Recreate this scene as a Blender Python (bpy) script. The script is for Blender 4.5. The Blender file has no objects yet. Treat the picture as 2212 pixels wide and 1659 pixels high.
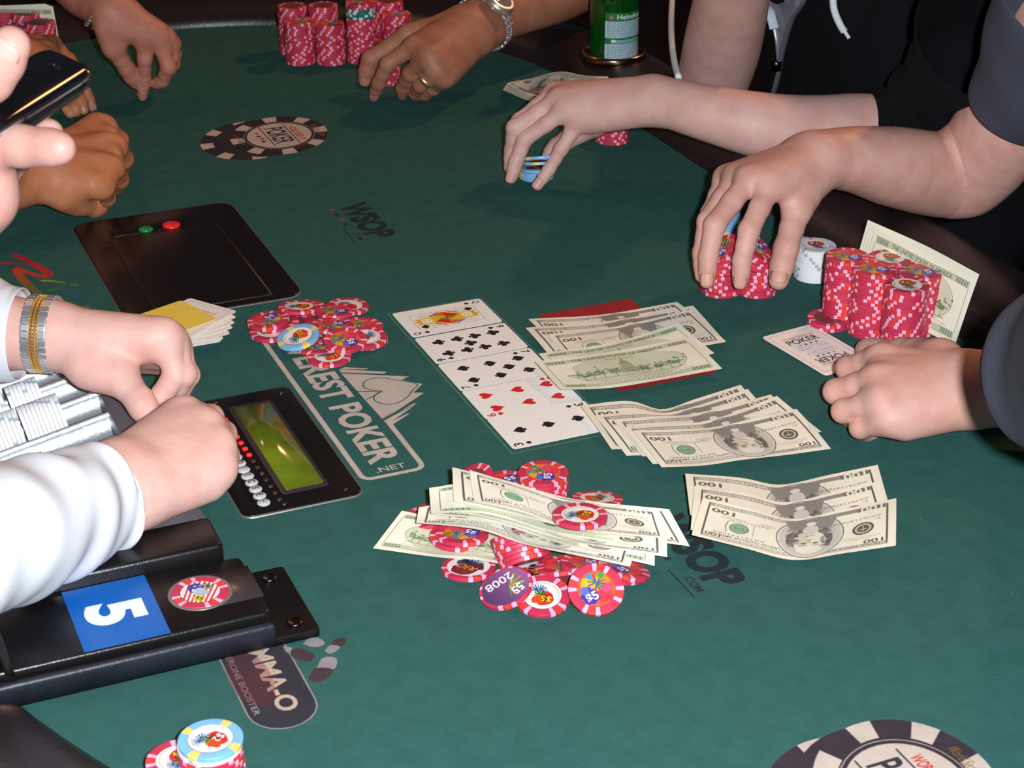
import bpy, math, random
import numpy as np
from mathutils import Vector, Matrix, Euler
R = random.Random(7)
S = bpy.context.scene
C = S.collection
# ------------------------------------------------------------------ camera, light, exposure
TZ = 0.76                                   # felt height above the floor
FPX, PITCH, H0, TH = 4000.0, 0.4646, 0.7177, 0.4049
cam = bpy.data.cameras.new('camera'); cam_o = bpy.data.objects.new('camera', cam); C.objects.link(cam_o)
cam.sensor_width = 36; cam.lens = 36 * FPX / 2212; cam.clip_start = 0.02
cam_o.location = (0, 0, TZ + H0); cam_o.rotation_euler = (math.pi / 2 - PITCH, 0, 0)
cam.dof.use_dof = True; cam.dof.focus_distance = 1.62; cam.dof.aperture_fstop = 24
S.camera = cam_o
W = bpy.data.worlds.new('dim_room'); S.world = W; W.use_nodes = True
W.node_tree.nodes['Background'].inputs[0].default_value = (0.55, 0.6, 0.8, 1)
W.node_tree.nodes['Background'].inputs[1].default_value = 0.035
def area_lamp(name, loc, target, size, power, col):
    L = bpy.data.lights.new(name, 'AREA'); L.shape = 'DISK'; L.size = size; L.energy = power; L.color = col
    o = bpy.data.objects.new(name, L); C.objects.link(o); o.location = loc
    o.rotation_euler = (Vector(target) - Vector(loc)).to_track_quat('-Z', 'Y').to_euler()
    return o
area_lamp('camera_flash', (0.06, -0.01, TZ + H0 + 0.03), (0.0, 1.5, TZ), 0.035, 34, (0.90, 0.97, 1.0))
area_lamp('warm_spotlight', (1.7, 3.7, TZ + 2.3), (0.1, 1.6, TZ), 0.2, 32, (1.0, 0.46, 0.18))
area_lamp('warm_downlight', (-1.2, 2.9, TZ + 2.1), (-0.2, 1.6, TZ), 0.3, 5, (1.0, 0.46, 0.18))
S.view_settings.view_transform = 'Standard'; S.view_settings.look = 'None'
S.view_settings.exposure = 0.0; S.view_settings.gamma = 1.0; S.view_settings.use_curve_mapping = False
# ------------------------------------------------------------------ coordinates (table frame u,v in mm; world in m)
su, cu = math.sin(TH), math.cos(TH)
def ray(px, py):
    fw = Vector((0, math.cos(PITCH), -math.sin(PITCH))); up = Vector((0, math.sin(PITCH), math.cos(PITCH)))
    return fw + Vector((1, 0, 0)) * ((px - 1106) / FPX) - up * ((py - 829.5) / FPX)
def U(px, py, z=0.0):                       # the spot on the table (z mm above the felt) measured at a photo pixel
    d = ray(px, py); t = (z / 1000 - H0) / d.z
    return Vector((0, 0, TZ + H0)) + d * t
def UV(px, py, z=0.0):
    p = U(px, py, z) * 1000
    return (p.x * su - p.y * cu, p.x * cu + p.y * su)
def T(u, v, z=0.0):
    return Vector(((u * su + v * cu) / 1000, (-u * cu + v * su) / 1000, TZ + z / 1000))
TROT = math.atan2(-cu, su)                  # rotation of the table frame about z
def srgb(c):
    return tuple((x / 255 / 12.92 if x <= 10.3 else ((x / 255 + 0.055) / 1.055) ** 2.4) for x in c)
# ------------------------------------------------------------------ objects
def obj(name, v, f, mats=None, parent=None, loc=None, smooth=True, uv=None, mi=None):
    """mesh object; v in world coords (m) unless loc is 'local'"""
    me = bpy.data.meshes.new(name)
    v = np.asarray(v, float)
    org = Vector((0, 0, 0))
    if loc != 'local':
        org = Vector(loc) if loc is not None else (parent.location.copy() if parent else Vector(((v[:, 0].min() + v[:, 0].max()) / 2, (v[:, 1].min() + v[:, 1].max()) / 2, v[:, 2].min())))
        v = v - np.array(org)
    me.from_pydata(v.tolist(), [], f)
    me.validate()
    for m in (mats if isinstance(mats, (list, tuple)) else [mats]):
        if m: me.materials.append(m)
    if smooth: me.polygons.foreach_set('use_smooth', [True] * len(me.polygons))
    if mi is not None: me.polygons.foreach_set('material_index', mi)
    if uv is not None:
        L = me.uv_layers.new(name='UVMap'); li = np.zeros(len(me.loops), int); me.loops.foreach_get('vertex_index', li)
        L.data.foreach_set('uv', np.asarray(uv, float)[li].ravel())
    o = bpy.data.objects.new(name, me); C.objects.link(o)
    if parent: o.parent = parent
    if loc != 'local' and not parent: o.location = org
    return o
def empty(name, loc, label, cat, rotz=0.0, group=None):
    o = bpy.data.objects.new(name, None); C.objects.link(o); o.location = loc; o.rotation_euler = (0, 0, rotz)
    o.empty_display_size = 0.02
    return tag(o, label, cat, group)
def tag(o, label, cat, group=None):
    o['label'] = label; o['category'] = cat
    if group: o['group'] = group
    return o
def place(name, me, parent):
    o = bpy.data.objects.new(name, me); C.objects.link(o); o.parent = parent; return o
# ------------------------------------------------------------------ materials
def mat(name, rgb, rough=0.5, metal=0.0, spec=0.5, bump=0.0, bscale=300.0, var=0.0, vscale=40.0, sss=0.0, emit=0.0, trans=0.0, coat=0.0, img=None, sheen=0.0):
    m = bpy.data.materials.new(name); m.use_nodes = True
    nt = m.node_tree; b = nt.nodes['Principled BSDF']; I = b.inputs
    col = srgb(rgb) + (1,)
    I['Base Color'].default_value = col; I['Roughness'].default_value = rough; I['Metallic'].default_value = metal
    I['Specular IOR Level'].default_value = spec
    if coat: I['Coat Weight'].default_value = coat; I['Coat Roughness'].default_value = 0.12
    if sheen: I['Sheen Weight'].default_value = sheen
    if trans: I['Transmission Weight'].default_value = trans
    if sss:
        I['Subsurface Weight'].default_value = sss; I['Subsurface Radius'].default_value = (0.006, 0.0022, 0.0012); I['Subsurface Scale'].default_value = 1.0
    if emit: I['Emission Color'].default_value = col; I['Emission Strength'].default_value = emit
    tc = nt.nodes.new('ShaderNodeTexCoord')
    if img:
        t = nt.nodes.new('ShaderNodeTexImage'); t.image = img; t.extension = 'EXTEND'
        nt.links.new(tc.outputs['UV'], t.inputs['Vector']); nt.links.new(t.outputs['Color'], I['Base Color'])
    if var:
        n = nt.nodes.new('ShaderNodeTexNoise'); n.inputs['Scale'].default_value = vscale; n.inputs['Detail'].default_value = 4
        nt.links.new(tc.outputs['Object'], n.inputs['Vector'])
        mx = nt.nodes.new('ShaderNodeMix'); mx.data_type = 'RGBA'; mx.blend_type = 'MULTIPLY'; mx.inputs[0].default_value = 1
        rp = nt.nodes.new('ShaderNodeValToRGB'); rp.color_ramp.elements[0].position = 0.3; rp.color_ramp.elements[1].position = 0.7
        rp.color_ramp.elements[0].color = (1 - var, 1 - var, 1 - var, 1); rp.color_ramp.elements[1].color = (1, 1, 1, 1)
        nt.links.new(n.outputs['Fac'], rp.inputs[0]); nt.links.new(rp.outputs[0], mx.inputs[7])
        if img: nt.links.new(t.outputs['Color'], mx.inputs[6])
        else: mx.inputs[6].default_value = col
        nt.links.new(mx.outputs[2], I['Base Color'])
    if bump:
        n2 = nt.nodes.new('ShaderNodeTexNoise'); n2.inputs['Scale'].default_value = bscale; n2.inputs['Detail'].default_value = 3
        nt.links.new(tc.outputs['Object'], n2.inputs['Vector'])
        bp = nt.nodes.new('ShaderNodeBump'); bp.inputs['Strength'].default_value = bump; bp.inputs['Distance'].default_value = 0.001
        nt.links.new(n2.outputs['Fac'], bp.inputs['Height']); nt.links.new(bp.outputs[0], I['Normal'])
    return m
def skin(name, a, b):
    """skin: two tones mottled, faint pores"""
    m = mat(name, a, rough=0.52, spec=0.35, sss=0.12)
    nt = m.node_tree; bs = nt.nodes['Principled BSDF']; tc = nt.nodes.new('ShaderNodeTexCoord')
    n = nt.nodes.new('ShaderNodeTexNoise'); n.inputs['Scale'].default_value = 45; n.inputs['Detail'].default_value = 5
    rp = nt.nodes.new('ShaderNodeValToRGB'); rp.color_ramp.elements[0].position = 0.36; rp.color_ramp.elements[1].position = 0.66
    rp.color_ramp.elements[0].color = srgb(a) + (1,); rp.color_ramp.elements[1].color = srgb(b) + (1,)
    v = nt.nodes.new('ShaderNodeTexVoronoi'); v.inputs['Scale'].default_value = 900
    n3 = nt.nodes.new('ShaderNodeTexNoise'); n3.inputs['Scale'].default_value = 160; n3.inputs['Detail'].default_value = 4
    ad = nt.nodes.new('ShaderNodeMath'); ad.operation = 'MULTIPLY_ADD'; ad.inputs[1].default_value = 0.25
    bp = nt.nodes.new('ShaderNodeBump'); bp.inputs['Strength'].default_value = 0.35; bp.inputs['Distance'].default_value = 0.0009
    K = nt.links.new
    for q in (n, v, n3): K(tc.outputs['Object'], q.inputs['Vector'])
    K(n.outputs['Fac'], rp.inputs[0]); K(rp.outputs[0], bs.inputs['Base Color'])
    K(v.outputs['Distance'], ad.inputs[0]); K(n3.outputs['Fac'], ad.inputs[2]); K(ad.outputs[0], bp.inputs['Height']); K(bp.outputs[0], bs.inputs['Normal'])
    return m
# ------------------------------------------------------------------ mesh helpers
def box_v(x0, x1, y0, y1, z0, z1):
    return [(x0, y0, z0), (x1, y0, z0), (x1, y1, z0), (x0, y1, z0), (x0, y0, z1), (x1, y0, z1), (x1, y1, z1), (x0, y1, z1)]
BOX_F = [(3, 2, 1, 0), (4, 5, 6, 7), (0, 1, 5, 4), (1, 2, 6, 5), (2, 3, 7, 6), (3, 0, 4, 7)]
def rrect(x0, x1, y0, y1, r, n=5):
    out = []
    for cx, cy, a0 in ((x1 - r, y1 - r, 0), (x0 + r, y1 - r, 90), (x0 + r, y0 + r, 180), (x1 - r, y0 + r, 270)):
        for k in range(n + 1):
            a = math.radians(a0 + 90 * k / n); out.append((cx + r * math.cos(a), cy + r * math.sin(a)))
    return out
def prism(poly, z0, z1, bev=0.0):
    """closed prism over a polygon (ccw), top edge bevelled"""
    n = len(poly); P = np.array(poly, float); c = P.mean(0)
    def inset(d):
        nx = np.roll(P, -1, 0) - np.roll(P, 1, 0); ln = np.linalg.norm(nx, axis=1, keepdims=True); ln[ln == 0] = 1
        nr = np.stack([nx[:, 1], -nx[:, 0]], 1) / ln
        return P - nr * d
    rings = [(P, z0), (P, z1 - bev), (inset(bev * .3), z1 - bev * .3), (inset(bev), z1)] if bev else [(P, z0), (P, z1)]
    v = []; f = []
    for q, z in rings: v += [(a, b, z) for a, b in q]
    for k in range(len(rings) - 1):
        for i in range(n): j = (i + 1) % n; f.append((k * n + i, k * n + j, (k + 1) * n + j, (k + 1) * n + i))
    f.append(tuple(range(n - 1, -1, -1))); f.append(tuple((len(rings) - 1) * n + i for i in range(n)))
    return v, f
def lathe(prof, n=32):
    v = []; f = []
    for r, z in prof: v += [(r * math.cos(2 * math.pi * k / n), r * math.sin(2 * math.pi * k / n), z) for k in range(n)]
    for i in range(len(prof) - 1):
        for k in range(n): j = (k + 1) % n; f.append((i * n + k, i * n + j, (i + 1) * n + j, (i + 1) * n + k))
    if prof[0][0] > 1e-6: f.append(tuple(range(n - 1, -1, -1)))
    if prof[-1][0] > 1e-6: f.append(tuple((len(prof) - 1) * n + k for k in range(n)))
    return v, f
def mm(v, s=0.001):
    return [(a * s, b * s, c * s) for a, b, c in v]
def tw(v, dz=0):
    return [tuple(T(a, b, c + dz)) for a, b, c in v]
def tube(path, rad, n=14, cap=True, sx=None):
    """swept tube through world points (m); rad scalar list; parallel transport"""
    P = [Vector(p) for p in path]; v = []; f = []; prev = None
    for i, p in enumerate(P):
        t = (P[min(i + 1, len(P) - 1)] - P[max(i - 1, 0)]).normalized()
        if prev is None: a = t.cross(Vector((0, 0, 1))); a = a.normalized() if a.length > 1e-3 else Vector((1, 0, 0))
        else: a = (prev - t * prev.dot(t)).normalized()
        prev = a; b = t.cross(a)
        r = rad[i] if isinstance(rad, list) else rad
        ra, rb = r if isinstance(r, (list, tuple)) else (r, r)
        for k in range(n):
            q = 2 * math.pi * k / n; v.append(tuple(p + a * (ra * math.cos(q)) + b * (rb * math.sin(q))))
    for i in range(len(P) - 1):
        for k in range(n): j = (k + 1) % n; f.append((i * n + k, i * n + j, (i + 1) * n + j, (i + 1) * n + k))
    if cap: f.append(tuple(range(n - 1, -1, -1))); f.append(tuple((len(P) - 1) * n + k for k in range(n)))
    return v, f
def spline(pts, m=8):
    """Catmull-Rom through points (any dim)"""
    P = [np.array(p, float) for p in pts]; P = [2 * P[0] - P[1]] + P + [2 * P[-1] - P[-2]]; out = []
    for i in range(1, len(P) - 2):
        for k in range(m):
            t = k / m; a, b, c, d = P[i - 1:i + 3]
            out.append(.5 * (2 * b + (c - a) * t + (2 * a - 5 * b + 4 * c - d) * t * t + (3 * b - a - 3 * c + d) * t ** 3))
    out.append(P[-2]); return out
ORD = ['top', 'second', 'third', 'fourth', 'fifth', 'sixth', 'seventh', 'eighth', 'ninth', 'tenth', 'eleventh', 'twelfth', 'thirteenth', 'fourteenth', 'fifteenth', 'sixteenth', 'seventeenth', 'eighteenth', 'nineteenth', 'twentieth', 'twenty-first', 'twenty-second', 'twenty-third', 'twenty-fourth']
# ------------------------------------------------------------------ flat print: drawn here with numpy into generated images
_tx = {}
def text_tris(s, bold=0.0):
    k = (s, bold)
    if k not in _tx:
        c = bpy.data.curves.new('t', 'FONT'); c.body = s; c.size = 1; c.resolution_u = 8 if len(s) < 3 else 3; c.offset = bold
        o = bpy.data.objects.new('t', c); me = o.to_mesh(); me.calc_loop_triangles()
        co = np.array([v.co[:2] for v in me.vertices]).reshape(-1, 2); tr = np.array([t.vertices for t in me.loop_triangles], int).reshape(-1, 3)
        _tx[k] = co[tr] if len(tr) else np.zeros((0, 3, 2)); o.to_mesh_clear(); bpy.data.objects.remove(o); bpy.data.curves.remove(c)
    return _tx[k]
class Cv:
    """canvas in mm units, y up; sRGB 0-255 colours"""
    def __init__(s, w, h, ppm, col=(255, 255, 255), alpha=1.0):
        s.w, s.h, s.k = w, h, ppm; s.W, s.H = int(w * ppm), int(h * ppm)
        s.a = np.zeros((s.H, s.W, 4)); s.a[..., :3] = col; s.a[..., 3] = alpha
    def _fill(s, polys, col, al=1.0, xor=True):
        Q = 3; k = s.k * Q
        A = [np.asarray(p, float) * k for p in polys]
        if not A: return
        allp = np.concatenate(A); x0, y0 = np.floor(allp.min(0)).astype(int) - 1; x1, y1 = np.ceil(allp.max(0)).astype(int) + 1
        x0 = max(0, x0 // Q * Q); y0 = max(0, y0 // Q * Q); x1 = min(s.W * Q, -(-x1 // Q) * Q); y1 = min(s.H * Q, -(-y1 // Q) * Q)
        if x1 <= x0 or y1 <= y0: return
        B = np.zeros((y1 - y0, x1 - x0), bool)
        for p in A:
            bx0 = max(x0, int(p[:, 0].min()) - 1); bx1 = min(x1, int(p[:, 0].max()) + 2); by0 = max(y0, int(p[:, 1].min()) - 1); by1 = min(y1, int(p[:, 1].max()) + 2)
            if bx1 <= bx0 or by1 <= by0: continue
            X = np.arange(bx0, bx1)[None, :] + .5; Y = np.arange(by0, by1)[:, None] + .5
            I = np.zeros((by1 - by0, bx1 - bx0), bool)
            for i in range(len(p)):
                a, b = p[i], p[(i + 1) % len(p)]
                if a[1] == b[1]: continue
                I ^= ((a[1] > Y) != (b[1] > Y)) & (X < (b[0] - a[0]) * (Y - a[1]) / (b[1] - a[1]) + a[0])
            t = B[by0 - y0:by1 - y0, bx0 - x0:bx1 - x0]
            if xor: t ^= I
            else: t |= I
        m = B.reshape((y1 - y0) // Q, Q, (x1 - x0) // Q, Q).mean((1, 3)) * al
        t = s.a[y0 // Q:y1 // Q, x0 // Q:x1 // Q]
        t[..., :3] += (np.array(col, float) - t[..., :3]) * m[..., None]
        t[..., 3] += (1 - t[..., 3]) * m
    def poly(s, pts, col, al=1.0): s._fill([pts], col, al)
    def rect(s, x0, y0, x1, y1, col, al=1.0): s.poly([(x0, y0), (x1, y0), (x1, y1), (x0, y1)], col, al)
    def ell(s, x, y, rx, ry, col, al=1.0, rot=0, n=40, inner=None, a0=0, a1=360):
        def E(f):
            o = []
            for k in range(n + 1):
                a = math.radians(a0 + (a1 - a0) * k / n); X, Y = rx * f * math.cos(a), ry * f * math.sin(a); c, d = math.cos(math.radians(rot)), math.sin(math.radians(rot))
                o.append((x + X * c - Y * d, y + X * d + Y * c))
            return o
        s._fill([E(1) + E(inner)[::-1]] if inner else [E(1)], col, al)
    def line(s, pts, wd, col, al=1.0):
        ps = []
        for (a, b), (c, d) in zip(pts, pts[1:]):
            L = math.hypot(c - a, d - b) or 1; nx, ny = -(d - b) / L * wd / 2, (c - a) / L * wd / 2
            ps.append([(a + nx, b + ny), (c + nx, d + ny), (c - nx, d - ny), (a - nx, b - ny)])
        for a, b in pts[1:-1]: ps.append([(a + wd / 2 * math.cos(q * .785), b + wd / 2 * math.sin(q * .785)) for q in range(8)])
        s._fill(ps, col, al, xor=False)
    def frame(s, x0, y0, x1, y1, wd, col, r=0.01, al=1.0):
        s._fill([rrect(x0, x1, y0, y1, r), rrect(x0 + wd, x1 - wd, y0 + wd, y1 - wd, max(.01, r - wd))], col, al)
    def text(s, t, x, y, w, h, col, al=1.0, rot=0, bold=0.0, fit=True, slant=0.0):
        """text in a box centred at x,y of width w (None: natural) and height h, turned rot degrees"""
        q = text_tris(t, bold)
        if not len(q): return
        lo, hi = q.reshape(-1, 2).min(0), q.reshape(-1, 2).max(0)
        sy = h / (hi[1] - lo[1]); sx = w / (hi[0] - lo[0]) if w else sy
        p = (q - (lo + hi) / 2) * [sx, sy]; p[..., 0] += p[..., 1] * slant
        c, d = math.cos(math.radians(rot)), math.sin(math.radians(rot))
        p = np.stack([p[..., 0] * c - p[..., 1] * d + x, p[..., 0] * d + p[..., 1] * c + y], -1)
        s._fill(list(p), col, al, xor=False)
    def speck(s, x0, y0, x1, y1, n, size, col, al, rnd):
        for _ in range(n): 
            x, y = rnd.uniform(x0, x1), rnd.uniform(y0, y1); s.ell(x, y, size * rnd.uniform(.5, 1.2), size * rnd.uniform(.4, 1), col, al, n=7)
    def image(s, name):
        im = bpy.data.images.new(name, s.W, s.H, alpha=True)
        px = np.concatenate([np.clip(s.a[..., :3] / 255, 0, 1), s.a[..., 3:]], -1).astype(np.float32)
        im.pixels.foreach_set(px.ravel()); im.update(); im.pack(); return im
def suit(c, kind, x, y, sz, col, rot=0):
    """heart / spade / club / diamond symbol of height sz"""
    h = sz / 2; P = []
    def hrt(k=1):
        o = []
        for i in range(40):
            t = 2 * math.pi * i / 40
            o.append((16 * math.sin(t) ** 3 / 17 * h * .92, k * (13 * math.cos(t) - 5 * math.cos(2 * t) - 2 * math.cos(3 * t) - math.cos(4 * t) + 2.5) / 14.5 * h))
        return o
    circ = lambda a, b, r: [(a + r * math.cos(i * .393), b + r * math.sin(i * .393)) for i in range(16)]
    stem = [(0, -.1 * h), (-.32 * h, -h), (.32 * h, -h)]
    if kind == 'h': P = [hrt()]
    elif kind == 's': P = [[(a * .95, b * .82 + .14 * h) for a, b in hrt(-1)], stem]
    elif kind == 'c': P = [circ(0, .48 * h, .43 * h), circ(-.47 * h, -.2 * h, .43 * h), circ(.47 * h, -.2 * h, .43 * h), circ(0, 0, .25 * h), stem]
    else: P = [[(0, h), (.7 * h, 0), (0, -h), (-.7 * h, 0)]]
    a, b = math.cos(math.radians(rot)), math.sin(math.radians(rot))
    c._fill([[(x + p * a - q * b, y + p * b + q * a) for p, q in pl] for pl in P], col, 1.0, xor=False)
CW, CH = 57.0, 89.0
BLK, RED = (38, 36, 40), (226, 38, 44)
def card_face(rank, kind, pips):
    c = Cv(CW, CH, 5, (252, 244, 238)); col = RED if kind in 'hd' else BLK
    for r, sx in ((0, 1), (180, -1)):
        c.text(rank, CW / 2 - sx * 22.6, CH / 2 + sx * 37.5, 5.2, 8, col, rot=r, bold=0.012); suit(c, kind, CW / 2 - sx * 22.6, CH / 2 + sx * 28.6, 5.6, col, r)
    for x, y, r in pips: suit(c, kind, CW / 2 + x, CH / 2 + y, 12.5, col, r)
    if rank == 'Q':                         # two-headed court figure in a thin frame
        c.frame(12, 12, 45, 77, .35, (70, 80, 150))
        for s_, r in ((1, 0), (-1, 180)):
            f = lambda pts: [(CW / 2 + s_ * a, CH / 2 + s_ * b) for a, b in pts]
            c.poly(f([(-14, 0), (-9, 14), (9, 14), (15, 0)]), (236, 190, 60)); c.poly(f([(-13, 0), (-4, 13), (3, 0)]), (218, 44, 40)); c.poly(f([(4, 0), (10, 12), (14, 0)]), (230, 110, 40))
            c.line(f([(-15, 4), (-8, 15)]), 1.1, (214, 40, 40)); c.line(f([(15, 4), (8, 15)]), 1.1, (60, 70, 160)); c.poly(f([(-3, 1), (0, 9), (3, 1)]), (130, 160, 60))
            c.poly(f([(-8, 14), (-9, 23), (-4, 27), (5, 27), (9, 22), (8, 14)]), (238, 214, 120)); c.ell(CW / 2, CH / 2 + s_ * 20.5, 4.6, 5.6, (252, 236, 222))
            c.poly(f([(-6, 25), (-7, 31), (-3, 28), (0, 32), (3, 28), (7, 31), (6, 25)]), (232, 176, 50)); c.line(f([(-2, 21.5), (-1, 21.5)]), .7, BLK); c.line(f([(1, 21.5), (2.2, 21.5)]), .7, BLK); c.line(f([(-1, 17.6), (1, 17.6)]), .6, (200, 60, 60))
            c.line(f([(11, 3), (12, 26)]), .5, (60, 70, 160)); c.line(f([(-12, 5), (-12, 20)]), .6, (70, 90, 180)); suit(c, kind, CW / 2 - s_ * 11, CH / 2 + s_ * 26, 9, col, r)
    return c.image('card_' + rank)
P2c, LR = 12.5, (-1, 1)
pip9 = [(x * P2c, y, 180 * (y < 0)) for x in LR for y in (-27, -9, 9, 27)] + [(0, 0, 0)]
pip7 = [(x * P2c, y, 180 * (y < 0)) for x in LR for y in (-27, 0, 27)] + [(0, 13, 0)]
pip6 = [(x * P2c, y, 180 * (y < 0)) for x in LR for y in (-27, 0, 27)]
pip3 = [(0, y, 180 * (y < 0)) for y in (-27, 0, 27)]
IMG = {'Q': card_face('Q', 's', []), '9': card_face('9', 'c', pip9), '7': card_face('7', 's', pip7), '6': card_face('6', 'h', pip6), '3': card_face('3', 's', pip3)}
def card_back():
    c = Cv(CW, CH, 5, (250, 240, 232)); c.frame(4, 4, CW - 4, CH - 4, .4, (190, 150, 140), 2)
    for s_, r in ((1, 0), (-1, 180)):
        y = CH / 2; c.text('WORLD SERIES OF', CW / 2, y + s_ * 28.5, 34, 3.2, (226, 90, 80), rot=r, bold=.01); c.text('POKER', CW / 2, y + s_ * 21, 34, 9, BLK, rot=r, bold=.01)
        for i, k in enumerate('dshc' if s_ > 0 else 'dshc'): suit(c, k, CW / 2 + s_ * (i - 1.5) * 6, y + s_ * 12.6, 3.4, RED if k in 'dh' else BLK, r)
        c.line([(12, y + s_ * 8.5), (CW - 12, y + s_ * 8.5)], .4, (120, 110, 115))
        c.text('LAS VEGAS', CW / 2 - s_ * 9, y + s_ * 4, 14, 2, (120, 110, 115), rot=r); c.text('NEVADA', CW / 2 + s_ * 10, y + s_ * 4.6, 11, 1.8, (120, 110, 115), rot=r)
    return c.image('card_back')
IMG['back'] = card_back()
def bill_front():
    c = Cv(156, 66, 6, (238, 226, 206)); rnd = random.Random(3); ink = (118, 114, 110); dk = (86, 82, 80)
    c.ell(84, 33, 62, 27, (230, 222, 206), .6)
    c.frame(6, 4.2, 150, 61.8, 1.6, ink, 1)
    c.rect(6, 56.8, 150, 61.6, (186, 180, 170)); c.rect(6, 4.4, 150, 9.4, (160, 155, 148))
    for x in (7, 149): c.line([(x, 5), (x, 61)], .9, dk)
    for i in range(15): c.ell(20 + i * 8.6, 59.2, 3.4, 1.6, (226, 217, 194), inner=.7)
    c.text('FEDERAL RESERVE NOTE', 33, 59.2, 42, 2.4, dk); c.text('THE UNITED STATES OF AMERICA', 111, 53.6, 64, 3.2, dk, bold=.01)
    c.text('ONE HUNDRED DOLLARS', 116, 6.9, 58, 3.1, (236, 228, 206), bold=.015)
    c.rect(30, 4.6, 84, 9.2, (142, 138, 132)); c.rect(8, 4.6, 30, 10, ink); c.text('100', 19, 7.6, 17, 7.2, (232, 224, 202), bold=.02); c.text('100', 137, 15.5, 19, 6.4, (108, 100, 78), bold=.03)
    c.text('100', 17, 54.6, 15, 4.6, dk, bold=.02); c.text('100', 141, 55.5, 12, 5, dk, bold=.01)
    c.ell(66, 33, 26.5, 31, (214, 208, 196)); c.ell(66, 33, 26.5, 31, ink, inner=.965); c.ell(66, 33, 24, 28.4, (196, 190, 180)); 
    for i in range(26): c.line([(44 + i * .4, 14 + i * 1.5), (88 - i * .4, 14 + i * 1.5)], .22, (150, 142, 126), .6)
    c.poly([(46, 9), (50, 22), (60, 27), (74, 27), (82, 20), (86, 9), (78, 4), (54, 4)], (138, 132, 126)); c.poly([(59, 25), (61, 17), (66, 13), (71, 17), (73, 25)], (204, 198, 188)); c.ell(66, 12, 4, 3, (220, 214, 202))
    c.ell(54.5, 34, 6, 14, (112, 107, 102), rot=8); c.ell(77.5, 34, 6.5, 14, (118, 112, 106), rot=-10); c.ell(66, 40, 12.6, 16, (222, 214, 196)); c.ell(66, 51, 10, 6.5, (226, 219, 202))
    c.ell(72, 36, 5, 11, (196, 187, 168), .7); c.poly([(65, 41), (68, 41), (68.6, 35), (64.6, 35)], (188, 179, 160)); c.line([(62.5, 30.6), (70, 30.6)], .8, (120, 110, 98)); c.ell(66.3, 25.6, 5.6, 3, (204, 195, 176))
    for x in (61.5, 70.5): c.ell(x, 42, 2.3, 1.1, (110, 102, 92)); c.line([(x - 3, 45), (x + 3, 45.2)], .8, (140, 130, 116))
    rr = random.Random(4)
    for x, sx in ((53, -1), (79, 1)):
        for i in range(16): c.ell(x + rr.uniform(-4, 4), rr.uniform(22, 48), 2.4, 1.4, rr.choice([(92, 88, 84), (140, 134, 128), (170, 164, 154)]), .8, rot=rr.uniform(0, 180))
    c.ell(25, 35, 8.2, 8.6, (88, 84, 76)); c.ell(25, 35, 6.4, 6.8, (190, 182, 162)); c.ell(25, 35, 4.6, 4.8, (96, 90, 82)); c.line([(22, 36), (28, 36)], 1, (200, 190, 170)); c.line([(25, 31), (25, 38)], .8, (200, 190, 170))
    c.ell(122, 36, 8, 8.4, (112, 150, 118)); c.ell(122, 36, 6, 6.4, (160, 184, 154), inner=.82); c.rect(119.6, 32, 124.4, 40, (150, 176, 146)); c.line([(119.5, 36), (124.5, 36)], 1, (84, 124, 94)); c.text('ONE', 120, 38.5, 8, 2, (90, 130, 100), .7)
    c.line([(131.5, 27), (133, 36), (131.5, 45)], .8, ink); c.line([(110.5, 27), (110.5, 45)], .4, ink)
    c.text('AA76114768A', 121, 49.4, 42, 2.5, (92, 116, 96)); c.text('AA76114768A', 30, 20.6, 38, 2.5, (92, 116, 96)); c.text('A1', 14, 25, 4, 2.3, (92, 116, 96))
    for y, a, b in ((46.5, 12, 40), (48.4, 14, 38), (50.2, 18, 34), (24, 98, 108), (22, 116, 134), (23.6, 112, 138), (21, 118, 136)): c.line([(a, y), (b, y)], .55, (160, 152, 136), .8)
    c.text('UNITED STATES', 114, 25.5, 34, 2.4, (140, 132, 116)); c.text('Treasury', 100, 21.6, 14, 3, (110, 102, 92), slant=.3)
    c.speck(8, 10, 148, 56, 500, .35, (170, 160, 140), .25, rnd)
    return c.image('bill_front')
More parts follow.
